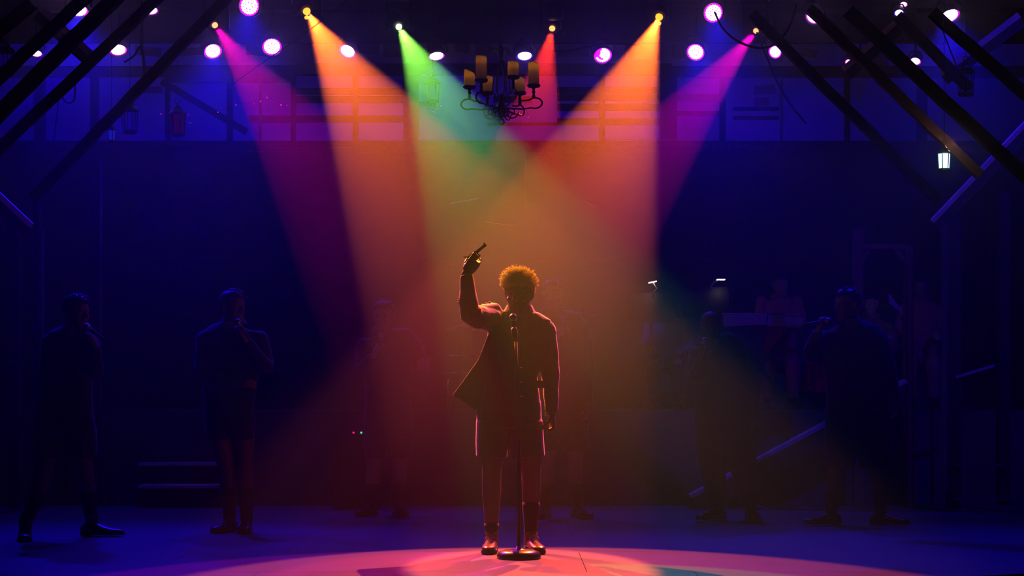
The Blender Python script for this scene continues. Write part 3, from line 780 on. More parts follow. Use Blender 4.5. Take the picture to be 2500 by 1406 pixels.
cable([(2294, 55, 12.6), (2315, 110, 12.6), (2345, 185, 12.6)], .005, 'thin wire down to the hanging fixture at upper right')
cable([(1560, 110, 15.8), (1480, 108, 15.8), (1420, 118, 15.8), (1380, 126, 15.8), (1330, 122, 15.8)], .008, 'slack cable between the rear lamps right of the red beam')
cable([(1070, 804, 15.9), (1110, 796, 15.9), (1140, 790, 15.9)], .004, 'short pale line for the lit cymbal edge behind the raised elbow', 'edge', 'wire')  # pale line traces the cymbal's lit edge
cable([(1100, 497, 15.5), (1130, 491, 15.5), (1168, 485, 15.5)], .003, 'faint violet wire high left of the singer', 'edge', 'wire')
cable([(1183, 541, 15.5), (1215, 546, 15.5), (1252, 551, 15.5)], .003, 'faint violet wire straight above the pistol', 'edge', 'wire')
cable([(1428, 492, 15.5), (1440, 498, 15.5), (1456, 506, 15.5)], .003, 'faint violet wire high right of the singer', 'edge', 'wire')
for x in (1283,):
    cable([(x, 362, 17), (x, 440, 17), (x, 500, 17)], .004, 'fine plumb wire hanging from the gallery above the singer', 'edge', 'wire')
pts = []
x = 300; up_ = False; q = MB()
t = thing('bunting', 'thin red lit scalloped garland line across the rear wall', 'garland', P(1150, 635, 17.4))
for i in range(11):
    a = 292+i*163
    if 1020 < a < 1500: pass
    path = []
    for k in range(9):
        u = k/8; px = a+u*163; py = 645-17*math.sin(PI*u)**.8 if k not in (0, 8) else 645
        path.append(P(px, py, 17.4))
    q = MB(); q.tube(path, .007, 6); obj('swag', q, 'rust', t, True)

# ---------------- chandelier and its candles
YC = 13.0
hub = P(1224, 262, YC)
t = thing('chandelier', 'black wrought iron chandelier of curled arms hanging before the beams', 'chandelier', P(1224, 120, YC))
q = MB(); q.lathe(hub, [(.004, -.09), (.016, -.07), (.030, -.03), (.040, .0), (.026, .03), (.016, .06), (.012, .10)], None, 16); obj('hub', q, 'iron', t, True)
q = MB(); q.ringt(hub+V((0, 0, -.11)), .020, .006, Matrix.Rotation(PI/2, 3, 'X'), 18, 6); obj('ring', q, 'iron', t, True)
crown = P(1222, 128, YC)
q = MB(); q.lathe(crown, [(.006, .10), (.012, .05), (.03, .02), (.022, -.02), (.010, -.05), (.004, -.09)], None, 14)
for i in range(6):
    a = i*PI/3+.3; dv = V((math.cos(a), math.sin(a), 0))
    q.tube([crown, crown+dv*.04+V((0, 0, .03)), crown+dv*.07+V((0, 0, .02)), crown+dv*.08-V((0, 0, .01)), crown+dv*.065-V((0, 0, .025))], [.006, .006, .005, .004, .003], 6)
obj('crown', q, 'iron', t, True)
q = MB()
for i in range(90):
    c = crown+V((0, 0, .10+i*.032)); q.ringt(c, .014, .0035, Matrix.Rotation(PI/2, 3, 'X') if i % 2 else Matrix.Rotation(PI/2, 3, 'X') @ Matrix.Rotation(PI/2, 3, 'Y'), 10, 5)
o = obj('chain', q, 'iron', t, True); o['kind'] = 'stuff'
CAND = [  # cup px, cup py, dy, candle top py, label
    (1146, 211, .04, 174, 'leftmost candle with a burnt hollow rim'), (1175, 195, -.21, 137, 'tall left candle standing highest'), (1190, 226, .22, 186, 'candle behind the tall left one'),
    (1253, 187, -.24, 151, 'short candle right of the chandelier stem'), (1269, 226, .21, 188, 'low slanted top candle second from the right'), (1303, 208, -.05, 153, 'tall rightmost candle'),
]
for i, (cx, cyy, dy, ctop, lab) in enumerate(CAND):
    cup = P(cx, cyy, YC+dy); out = V((cup.x-hub.x, cup.y-hub.y, 0)).normalized()
    q = MB(); lo = hub+V((0, 0, -.01))
    z0 = cup.z-.085
    loopc = V((cup.x, cup.y, cup.z-.135))
    pth = [lo, lo+out*.06+V((0, 0, .0)), lo.lerp(loopc, .65)+V((0, 0, -.03))]
    for k in range(12):
        a = R(-120+k*24); pth.append(loopc+out*(.055*math.cos(a))+V((0, 0, .040*math.sin(a)))+out*.01)
    pth.append(loopc+out*-.10+V((0, 0, .02)))
    q.tube(pth, .0065, 6); obj('arm', q, 'iron', t, True)
    q = MB(); q.tube([lo+V((0, 0, .02)), lo+out*.07+V((0, 0, .14)), lo+out*.055+V((0, 0, .25)), lo+out*.018+V((0, 0, .36)), crown-V((0, 0, .05))], .0048, 6); obj('rod', q, 'iron', t, True)
    q = MB(); cc = lo+out*.06-V((0, 0, .03)); pth = []
    for k in range(20):
        a = k*.42; rr = .052*(1-k/26); pth.append(cc+out*(rr*math.cos(a)+.02)+V((0, 0, -rr*math.sin(a))))
    q.tube(pth, .005, 6); obj('scroll', q, 'iron', t, True)
    q = MB(); q.lathe(cup, [(.010, -.095), (.014, -.080), (.008, -.065), (.015, -.050), (.008, -.038), (.014, -.022), (.042, -.016), (.052, -.004), (.050, .003), (.040, .0)], None, 20); obj('drip_cup', q, 'iron', t, True)
    # candle: a hollow wax shell lit from its own flame, resting on the cup
    h = cup.z+.004; top = P(cx, ctop, YC+dy).z; r_ = .041
    ct = thing('candle', 'ivory wax pillar candle, '+lab, 'candle', V((cup.x, cup.y, h)), 'candles on the chandelier')
    q = MB(); sl = .018 if 'slant' in lab or 'burnt' in lab else .004; prof = [(r_, 0), (r_*1.01, (top-h)*.5), (r_, top-h-.012), (r_*.94, top-h), (r_*.82, top-h-.004), (r_*.80, top-h-.055), (r_*.2, top-h-.058)]
    q.lathe(V((cup.x, cup.y, h)), prof, None, 24, False)
    for v in q.v:
        if v.z > top-.03: v.z += sl*(v.x-cup.x)/r_*(-1 if 'slant' not in lab else -1)
    obj('wax', q, 'wax', ct, True)
    q = MB(); q.ell(V((cup.x, cup.y, top-.040)), (.0045, .0045, .010)); obj('flame', q, 'flame', ct, True)
    point('candle_light', V((cup.x, cup.y, top-.024)), .20, (1.0, .56, .04), .006)

# ---------------- lanterns
def lantern(px, py, Y, s, label, glow=None, hang=0.3):
    c = P(px, py, Y)
    t = thing('lantern', label, 'lantern', c+V((0, 0, .2*s)))
    q = MB(); q.lathe(c+V((0, 0, .075*s)), [(.075*s, -.004), (.078*s, .004), (.055*s, .03*s), (.04*s, .035*s), (.036*s, .055*s), (.016*s, .075*s), (.008*s, .09*s)], None, 6); obj('roof', q, 'iron', t)
    q = MB(); q.lathe(c+V((0, 0, -.10*s)), [(.058*s, -.012), (.064*s, 0), (.058*s, .012)], None, 6); obj('base', q, 'iron', t)
    for i in range(6):
        a = i*PI/3
        q = MB(); q.tube([c+V((.055*s*math.cos(a), .055*s*math.sin(a), -.10*s)), c+V((.066*s*math.cos(a), .066*s*math.sin(a), .076*s))], .005*s, 6); obj('bar', q, 'iron', t)
    if glow:
        for i in range(6):
            a, a2 = i*PI/3, (i+1)*PI/3; q = MB()
            p = [c+V((.052*s*math.cos(a), .052*s*math.sin(a), -.09*s)), c+V((.052*s*math.cos(a2), .052*s*math.sin(a2), -.09*s)), c+V((.062*s*math.cos(a2), .062*s*math.sin(a2), .07*s)), c+V((.062*s*math.cos(a), .062*s*math.sin(a), .07*s))]
            q.prism(p, V((math.cos((a+a2)/2), math.sin((a+a2)/2), 0))*-.002); obj('pane', q, glow, t)
        q = MB(); q.ell(c+V((-.002, -.0, .0)), (.030*s, .030*s, .055*s)); obj('bulb', q, 'bulbhot' if glow == 'cold' else glow, t, True)
    q = MB(); q.ringt(c+V((0, 0, .185*s)), .020*s, .0035*s, Matrix.Rotation(PI/2, 3, 'X'), 14, 5); q.tube([c+V((0, 0, .20*s)), c+V((0, 0, max(.2*s+hang, 6.47-c.z)))], .0022, 5); obj('hook_wire', q, 'iron', t)
    return c
lc = lantern(2305, 392, 11.1, .62, 'small lantern glowing cold white by the right rafters', 'cold', .12)
point('lantern_light', lc+V((0, -.10, .02)), .14, (.35, .8, 1.0), .03)
point('warm_rafter_lamp', P(2326, 350, 11.24), .5, (1.0, .45, .32), .02)  # warm lamp without a fixture, added to light the rafter's lower end
lantern(317, 292, 13.2, .95, 'black lantern hanging unlit under the lowest left rafter', None, .4)
lantern(434, 300, 14.5, 1.0, 'house shaped dark lantern with dim red panes in the left window bay', 'dimred', .3)
lantern(1056, 222, 15.5, .95, 'small dark lantern seen against the green beam', None, .3)
lantern(13, 150, 12.0, .9, 'black lantern cut by the left edge of the picture', None, .3)
lantern(2358, 200, 12.4, .9, 'black unlit lantern hanging under the short right rafter', None, .2)
lantern(272, 330, 13.0, .5, 'tiny lantern with a blue glint left of the unlit hanging lantern', 'tiny_blue', .2)

# strings of small red bulbs and a cluster of glints
def bulbs(pts, label, Y, r=.008):
    t = thing('string_lights', label, 'fairy lights', P(pts[0][0], pts[0][1], Y))
    q = MB(); q.tube([P(a, c-3, Y) for a, c in pts], .002, 5); obj('wire', q, 'rubber', t)
    for a, c in pts:
        q = MB(); q.ell(P(a, c, Y), (r*random.uniform(.7, 1.2),)*3, None, 8, 6); obj('bulb', q, 'redbulb', t)
bulbs([(393, 278), (443, 265), (460, 280), (465, 300), (532, 274), (576, 256), (620, 252), (636, 247), (652, 238), (686, 256), (700, 257)], 'loose string of tiny red bulbs in the left window bays', 17.2, .007)
bulbs([(1040, 270), (1044, 262), (1050, 260), (1056, 272), (1062, 276), (1070, 265), (1076, 258)], 'cluster of tiny orange red bulbs under the dark lantern in the green beam', 17.2, .005)
bulbs([(1268, 276), (1272, 283), (1282, 268), (1290, 286)], 'tiny glowing beads for the pink glints just right of the chandelier bottom', 17.2, .005)  # glowing beads stand in for glints off the chandelier

# ================================================================== THE SINGER
def singer_flare(cl, Q):
    pts = [(1192, 815), (1184, 835), (1176, 858), (1166, 880), (1150, 902), (1128, 933), (1105, 964), (1130, 980), (1158, 1000), (1215, 1008), (1240, 930), (1235, 830)]
    cl.prism([Q((a, c), -.045-(.02 if i in (5, 6, 7) else 0)) for i, (a, c) in enumerate(pts)], (0, .10, 0))
    # crumpled cloth at the raised shoulder
    for j in range(5):
        a = Q((1160+j*9, 752-j*3), -.12+j*.03); c = Q((1176+j*9, 772+j*2), -.16+j*.03); cl.cap(a, c, .013, .016, 8)
    cl.cap(Q((1180, 762), -.09), Q((1206, 758), -.01), .048, .050, 14)
SING = dict(
    Y=10.85, base=1260, voxel=.0055, hs=1.08, head=(1267, 719, -14, 4, -.03), label='singer in a dark blazer and shorts with bright curly hair, pistol raised overhead',
    torso=[(760, 1243, 1293, .055, .0), (772, 1222, 1318, .078, 0), (786, 1200, 1345, .10, 0), (803, 1190, 1354, .115, 0), (840, 1188, 1348, .125, 0), (880, 1184, 1325, .118, 0), (905, 1182, 1313, .115, 0), (940, 1174, 1315, .12, 0), (985, 1164, 1321, .13, 0), (1002, 1162, 1322, .13, 0)],
    arms=[dict(j=[(1206, 780, 0), (1146, 770, -.23), (1139, 668, -.20)], r=(.078, .068, .040), wr=.07, hand=dict(d=(.55, 0, .83), n=(0, 1, 0), side=1, curl=(62, 80, 55), index=(14, 42, 30), thumb=.85)),
          dict(j=[(1330, 810, .0), (1343, 893, .03), (1347, 1010, -.03)], r=(.072, .062, .042), wr=.05, hand=dict(d=(.05, -.1, -1), n=(-1, -.2, 0), side=-1, curl=(60, 75, 45), thumb=.9))],
    legs=[dict(j=[(1208, 1030, 0), (1200, 1150, -.02), (1200, 1312, .0)], r=(.095, .062, .036), toe=(-.10, -1), sock=.20),
          dict(j=[(1290, 1030, 0), (1297, 1150, -.02), (1296, 1312, .0)], r=(.095, .062, .036), toe=(.30, -1), sock=.52)],
    shorts=[[(980, 1164, 1321, .125, 0), (1045, 1162, 1324, .13, 0)], [(1030, 1162, 1246, .115, 0), (1075, 1161, 1242, .115, 0), (1116, 1162, 1238, .11, 0)], [(1030, 1238, 1325, .115, 0), (1075, 1243, 1328, .115, 0), (1116, 1246, 1331, .11, 0)]],
    extra_jacket=singer_flare, cloth='wool', skin='skin', shoe='brogue', detail=True, button='brass', collar=1.1)
root, hc, hrot, nb, Q = person(SING)
# curly crop
q = MB(); hs = 1.08
prof = [(-.020, .062, .074, .050), (.010, .042, .082, .074), (.035, .022, .088, .092), (.065, .014, .094, .102), (.092, .010, .090, .104), (.116, .008, .070, .084), (.134, .006, .034, .044)]
vs = []; fs = []; seg = 26
for z, y0, rx, ry in prof:
    for i in range(seg):
        a = 2*PI*i/seg; vs.append(hc+hrot @ (V((rx*math.cos(a)*.93, y0+ry*math.sin(a)*.93, z))*hs))
for i in range(len(prof)-1):
    for k in range(seg):
        a = i*seg+k; b = i*seg+(k+1) % seg; fs.append((a, b, b+seg, a+seg))
fs.append(tuple(reversed(range(seg)))); fs.append(tuple((len(prof)-1)*seg+k for k in range(seg)))
q.add(vs, fs)
hair = obj('hair', q, 'hairblond', [o for o in root.children if o.name.startswith('body')][0], True)
q = MB()
for i in range(2100):
    a = random.uniform(0, 2*PI); el = math.asin(random.uniform(-.42, 1))
    dv = V((math.cos(a)*math.cos(el), math.sin(a)*math.cos(el), math.sin(el)))
    if dv.y < -.35 and dv.z < .02: continue
    if dv.y < .1 and dv.z < -.25: continue
    low = 1.0 if dv.z > .05 else .45
    lump = 1+.10*mnoise.noise(dv*3.1)+.06*mnoise.noise(dv*7)
    p0 = V((dv.x*.083, .010+dv.y*.097, .048+dv.z*.086))
    x = dv.cross(V((.3, .2, 1))).normalized(); y_ = dv.cross(x); ph = random.uniform(0, 6.28); rr = random.uniform(.0045, .0085); L = low*random.uniform(.020, .038)*lump*(1.25 if dv.x < -.2 and dv.z > .3 else 1.0)
    pth = []
    for k in range(8):
        u = k/7; pth.append(hc+hrot @ ((p0+dv*(L*u*lump)+x*(rr*math.cos(ph+u*7))+y_*(rr*math.sin(ph+u*7)))*hs))
    q.tube(pth, [.0022*(1-.6*k/7) for k in range(8)], 3)
o = obj('curls', q, 'hairblond', hair, True); o['kind'] = 'stuff'
# cuff buttons and pocket flap
jk = [o for o in root.children if o.name.startswith('jacket')][0]
for i in range(3):
    q = MB(); q.ell(Q((1118+.3*i, 727+i*6), -.215), (.006, .006, .006)); obj('cuff_button', q, 'brass', jk, True)
q = MB(); q.ell(Q((1333, 1011), -.03), (.009, .009, .009)); obj('cuff_button', q, 'brass', jk, True)
q = MB(); q.box(Q((1306, 938), -.12), (.12, .012, .045)); obj('pocket_flap', q, 'wool', jk)

# pistol in the raised hand
g0 = Q((1160, 627), -.176); b_ = V((.78, -.06, .62)).normalized(); n_ = V((0, 1, 0)); u_ = n_.cross(b_)*-1
if u_.z < 0: u_ = -u_
rb = Matrix((n_, u_, b_)).transposed()
t = thing('pistol', 'short revolver pointed up to the right in the raised hand', 'pistol', g0, None)
q = MB(); q.loft([(g0+b_*.020+u_*.016, .0085, .0085), (g0+b_*.100+u_*.016, .0075, .0075), (g0+b_*.102+u_*.016, .0055, .0055)], 12); q.bar(g0+b_*.030+u_*.0245, g0+b_*.100+u_*.0245, .004, .004); q.box(g0+b_*.096+u_*.030, (.003, .008, .010), rb); obj('barrel', q, 'gunmetal', t, True)
q = MB(); q.lathe(g0+b_*-.020+u_*.008, [(.012, -.002), (.0185, .001), (.0190, .034), (.014, .038)], rot_to(b_), 16); obj('cylinder', q, 'gunmetal', t, True)
q = MB(); q.box(g0+b_*-.005+u_*.027, (.011, .007, .060), rb); q.box(g0+b_*-.034+u_*.010, (.012, .040, .018), rb); q.box(g0+b_*.004-u_*.014, (.011, .008, .055), rb); q.box(g0+b_*.024+u_*.006, (.011, .034, .008), rb); obj('frame', q, 'gunmetal', t)
q = MB(); q.tube([g0-b_*.040+u_*.028, g0-b_*.052+u_*.040, g0-b_*.056+u_*.046], [.005, .004, .003], 6); obj('hammer', q, 'gunmetal', t)
q = MB(); q.ringt(g0+b_*.002-u_*.032, .017, .0025, Matrix((b_, u_, n_)).transposed(), 20, 6); obj('trigger_guard', q, 'gunmetal', t, True)
q = MB(); q.tube([g0-u_*.018, g0-u_*.030+b_*.004, g0-u_*.038+b_*.001], .0022, 6); obj('trigger', q, 'gunmetal', t)
q = MB(); q.loft([(g0-b_*.036+u_*.008, .011, .016), (g0-b_*.052-u_*.022, .012, .017), (g0-b_*.062-u_*.055, .013, .019), (g0-b_*.062-u_*.070, .011, .016)], 12, ref=(0, 1, 0)); obj('grip', q, 'oldwood', t, True)

# microphone stand and microphone
SB = V((P(1267, 0, 10.42).x, 10.42, 0))
t = thing('microphone_stand', 'straight black microphone stand with a heavy round base in front of the singer', 'stand', SB)
q = MB(); q.lathe(SB, [(.130, 0), (.134, .006), (.134, .020), (.124, .038), (.095, .050), (.050, .055), (.022, .060), (.016, .075), (.0, .076)], None, 48, False); q.lathe(SB, [(0, .001), (.13, .001)], None, 48, False); obj('base', q, 'leather', t, True)
mt = P(1257, 822, 10.42)
q = MB(); q.tube([SB+V((0, 0, .06)), SB+V((0, 0, .78))], .0125, 14); obj('lower_tube', q, 'housing', t, True)
q = MB(); q.tube([SB+V((0, 0, .76)), V((mt.x+.006, 10.42, mt.z-.02))], .0090, 12); obj('upper_tube', q, 'housing', t, True)
q = MB(); q.lathe(SB+V((0, 0, .75)), [(.0125, -.03), (.018, -.02), (.018, .03), (.0125, .04)], None, 14); obj('clutch', q, 'rubber', t, True)
md = (P(1252, 768, 10.50)-mt).normalized()
q = MB(); q.lathe(mt+md*.015, [(.010, -.03), (.014, -.02), (.019, .0), (.020, .03), (.018, .045)], rot_to(md), 14); obj('clip', q, 'rubber', t, True)
def mic(p, d, label, s=1.0):
    d = V(d).normalized(); rt = rot_to(d)
    m = thing('microphone', label, 'microphone', p)
    q = MB(); q.lathe(p, [(.009*s, -.13*s), (.012*s, -.12*s), (.013*s, -.05*s), (.017*s, .0), (.018*s, .008*s)], rt, 16); obj('handle', q, 'housing', m, True)
    q = MB(); q.lathe(p+d*.008*s, [(.019*s, 0), (.0215*s, .004), (.0215*s, .010), (.019*s, .012)], rt, 16); obj('collar_ring', q, 'chrome', m, True)
    q = MB(); q.ell(p+d*.036*s, (.0245*s, .0245*s, .027*s), rt, 18, 12); obj('grille', q, 'steel', m, True)
    return m
mic(mt+md*.10, md, 'silver headed microphone on the stand before the singer\'s mouth', 1.0)
q = MB(); pts = [mt+md*-.02+V((.01, .0, 0)), mt+V((.025, .02, -.06)), mt+V((.02, .015, -.25)), SB+V((.016, .015, .35)), SB+V((.018, .02, .09))]
q.tube(pts, .0035, 6); tag(obj('microphone_cable', q, 'rubber', None, True), 'thin black cable running down the microphone stand', 'cable')

# ================================================================== THE CHORUS
def sh(l, r): return [l, r]
CH = [
 dict(Y=11.73, base=150, hs=1.0, hair='short', head=(186, 764, 55, 0, -.02), label='dark figure at the far left striding to the right in a long jacket',
    torso=[(800, 166, 206, .055, 0), (812, 142, 220, .08, 0), (823, 118, 236, .10, 0), (850, 108, 238, .12, 0), (900, 106, 230, .12, 0), (950, 100, 226, .12, 0), (1000, 90, 228, .14, 0), (1040, 83, 232, .15, 0)],
    arms=[dict(j=[(126, 838, 0), (114, 930, .05), (120, 1010, -.05)], r=(.066, .054, .04), hand=dict(d=(0, -.1, -1), n=(1, 0, 0), side=-1)),
          dict(j=[(220, 840, 0), (236, 915, -.14), (232, 842, -.26)], r=(.066, .055, .038), hand=dict(d=(-.5, 0, .85), n=(-.7, .5, -.4), side=-1, curl=(60, 70, 40)))],
    legs=[dict(j=[(130, 1045, 0), (108, 1150, .03), (62, 1285, .0)], toe=(.25, -1), sock=.6), dict(j=[(190, 1045, .05), (206, 1150, .12), (224, 1276, .30)], toe=(1, -.15), sock=.6, L=.31)],
    shorts=[[(1020, 86, 232, .14, 0), (1060, 84, 234, .14, 0)], [(1045, 84, 166, .12, 0), (1112, 80, 152, .12, .02)], [(1045, 156, 235, .12, .02), (1112, 164, 238, .12, .06)]]),
 dict(Y=12.43, base=575, hs=1.04, hair='short', head=(568, 752, 48, 0, -.02), label='man second from the left with hands folded and face turned right',
    torso=[(789, 548, 590, .055, 0), (799, 516, 615, .08, 0), (810, 492, 640, .10, 0), (836, 486, 644, .12, 0), (880, 490, 640, .12, 0), (930, 494, 630, .12, 0), (985, 497, 622, .13, 0), (1033, 500, 622, .13, 0)],
    arms=[dict(j=[(500, 830, 0), (490, 925, -.05), (575, 937, -.24)], r=(.066, .056, .040), hand=dict(d=(1, -.2, .1), n=(0, .8, -.6), side=1, curl=(30, 30, 20))),
          dict(j=[(634, 830, 0), (655, 905, -.08), (600, 828, -.27)], r=(.066, .056, .038), hand=dict(d=(-.4, -.1, .9), n=(-.8, .3, -.3), side=-1, curl=(55, 65, 40)))],
    legs=[dict(j=[(535, 1045, 0), (553, 1145, -.02), (560, 1267, 0)], toe=(-.45, -1), sock=.62), dict(j=[(595, 1045, 0), (598, 1145, -.02), (602, 1268, .0)], toe=(.05, -1), sock=.62)],
    shorts=[[(1020, 500, 622, .13, 0), (1050, 501, 622, .13, 0)], [(1040, 502, 565, .12, 0), (1074, 507, 562, .115, 0)], [(1040, 558, 622, .12, 0), (1074, 566, 622, .115, 0)]]),
 dict(Y=14.10, base=945, hs=1.06, hair='short', head=(937, 773, -12, 0, -.02), label='man in a jacket in the red haze left of the singer, one hand stretched out', skin='skin2',
    torso=[(806, 918, 958, .055, 0), (815, 895, 985, .08, 0), (826, 882, 1010, .10, 0), (850, 877, 1028, .12, 0), (900, 886, 1010, .12, 0), (950, 892, 1002, .12, 0), (1000, 890, 1005, .13, 0), (1060, 888, 1010, .13, 0)],
    arms=[dict(j=[(890, 845, 0), (880, 905, -.08), (912, 868, -.26)], r=(.066, .056, .038), hand=dict(d=(.45, -.1, .85), n=(.7, .5, -.3), side=1, curl=(55, 65, 40))),
          dict(j=[(1012, 845, 0), (1036, 895, -.02), (1035, 902, -.30)], r=(.066, .056, .040), hand=dict(d=(-.1, -.9, .15), n=(-.1, .1, 1), side=-1, curl=(25, 30, 20)))],
    legs=[dict(j=[(920, 1060, 0), (912, 1150, -.02), (905, 1231, 0)], toe=(-.5, -1), sock=.6), dict(j=[(980, 1060, 0), (975, 1150, -.02), (972, 1231, 0)], toe=(.35, -1), sock=.6)],
    shorts=[[(1050, 888, 1010, .13, 0), (1080, 888, 1010, .13, 0)], [(1070, 889, 952, .12, 0), (1118, 892, 946, .115, 0)], [(1070, 948, 1010, .12, 0), (1118, 954, 1008, .115, 0)]]),
 dict(Y=13.80, base=1370, hs=1.06, hair='short', head=(1350, 722, -5, 0, -.02), label='tall man half hidden behind the singer\'s right side in the brown haze', skin='skin2',
    torso=[(759, 1330, 1372, .055, 0), (769, 1310, 1395, .08, 0), (781, 1294, 1422, .10, 0), (802, 1286, 1434, .12, 0), (850, 1290, 1432, .12, 0), (900, 1296, 1428, .12, 0), (960, 1293, 1432, .13, 0), (1040, 1290, 1440, .13, 0)],
    arms=[dict(j=[(1296, 805, 0), (1285, 890, -.1), (1360, 822, -.27)], r=(.066, .056, .038), hand=dict(d=(.5, -.1, .8), n=(.6, .6, -.4), side=1, curl=(55, 65, 40))),
          dict(j=[(1422, 805, 0), (1437, 895, .02), (1434, 985, -.03)], r=(.066, .056, .040), hand=dict(d=(0, -.1, -1), n=(-1, 0, 0), side=-1))],
    legs=[dict(j=[(1338, 1040, 0), (1335, 1140, -.02), (1332, 1236, 0)], toe=(-.35, -1), sock=.55), dict(j=[(1396, 1040, 0), (1404, 1140, -.02), (1412, 1236, 0)], toe=(.5, -1), sock=.55)],
    shorts=[[(1030, 1290, 1438, .13, 0), (1060, 1290, 1438, .13, 0)], [(1050, 1290, 1364, .12, 0), (1100, 1294, 1358, .115, 0)], [(1050, 1362, 1438, .12, 0), (1100, 1372, 1436, .115, 0)]]),
 dict(Y=13.55, base=1770, hs=.98, head=(1733, 796, -28, 10, -.02), label='bald man looking down into a hand microphone, right of the singer',
    torso=[(828, 1715, 1758, .055, 0), (838, 1700, 1788, .08, 0), (848, 1692, 1814, .10, 0), (880, 1688, 1830, .12, 0), (930, 1692, 1834, .12, 0), (990, 1692, 1838, .12, 0), (1050, 1696, 1844, .13, 0), (1090, 1698, 1846, .13, 0)],
    arms=[dict(j=[(1700, 865, 0), (1694, 925, -.1), (1708, 876, -.27)], r=(.064, .054, .038), hand=dict(d=(.25, -.1, .95), n=(.8, .5, -.2), side=1, curl=(55, 65, 40))),
          dict(j=[(1816, 865, 0), (1838, 945, .0), (1846, 1030, -.03)], r=(.064, .054, .040), hand=dict(d=(0, -.1, -1), n=(-1, 0, 0), side=-1))],
    legs=[dict(j=[(1732, 1085, 0), (1742, 1160, -.02), (1752, 1240, 0)], toe=(-.85, -.6), sock=.6), dict(j=[(1806, 1085, 0), (1820, 1160, -.02), (1832, 1240, 0)], toe=(.1, -1), sock=.6)],
    shorts=[[(1080, 1698, 1846, .13, 0), (1108, 1698, 1846, .13, 0)], [(1100, 1699, 1772, .12, 0), (1165, 1712, 1772, .10, 0), (1236, 1728, 1772, .085, .02)], [(1100, 1768, 1846, .12, 0), (1165, 1790, 1850, .10, 0), (1236, 1810, 1852, .085, .02)]]),
 dict(Y=13.04, base=2090, hs=1.06, hair='short', head=(2068, 746, -58, 0, -.02), label='dark figure at the right in profile with a microphone held high',
    torso=[(783, 2050, 2094, .055, 0), (794, 2028, 2120, .08, 0), (805, 2006, 2146, .10, 0), (832, 2000, 2160, .12, 0), (880, 2010, 2165, .12, 0), (930, 2018, 2163, .12, 0), (990, 2016, 2168, .13, 0), (1050, 2012, 2174, .14, 0), (1095, 2012, 2180, .14, 0)],
    arms=[dict(j=[(2014, 828, 0), (1974, 868, -.16), (1998, 806, -.26)], r=(.068, .060, .040), hand=dict(d=(.25, 0, .95), n=(.9, .2, -.2), side=1, curl=(60, 70, 40))),
          dict(j=[(2146, 830, 0), (2171, 900, .03), (2187, 975, -.02)], r=(.068, .056, .040), hand=dict(d=(.1, -.1, -1), n=(-1, 0, 0), side=-1))],
    legs=[dict(j=[(2050, 1095, 0), (2038, 1165, -.02), (2030, 1251, 0)], toe=(-.95, -.35), sock=.6, L=.31), dict(j=[(2136, 1095, 0), (2146, 1165, -.02), (2150, 1251, 0)], toe=(.85, -.5), sock=.6, L=.30)],
    shorts=[[(1085, 2012, 2180, .14, 0), (1115, 2012, 2180, .14, 0)], [(1100, 2013, 2094, .13, 0), (1142, 2014, 2082, .12, 0)], [(1100, 2092, 2180, .13, 0), (1142, 2102, 2178, .12, 0)]]),
]
for spn in CH:
    spn['voxel'] = .009; spn['group'] = 'chorus singers standing around'
    person(spn)
mic(P(222, 806, 11.45), (-.8, -.1, .6), 'hand microphone held by the far left figure')
mic(P(588, 797, 12.13), (-.5, -.3, .8), 'hand microphone at the chin of the man second from the left')
mic(P(928, 832, 13.80), (.15, -.2, 1), 'hand microphone in the raised fist left of the singer, its tail glinting')
mic(P(1376, 790, 13.50), (-.4, -.2, 1), 'hand microphone held by the tall man behind the singer')
mic(P(1716, 842, 13.25), (.30, -.2, 1), 'hand microphone held by the bald man')
mic(P(2010, 785, 12.76), (.95, -.1, .15), 'hand microphone held up by the right figure in profile')

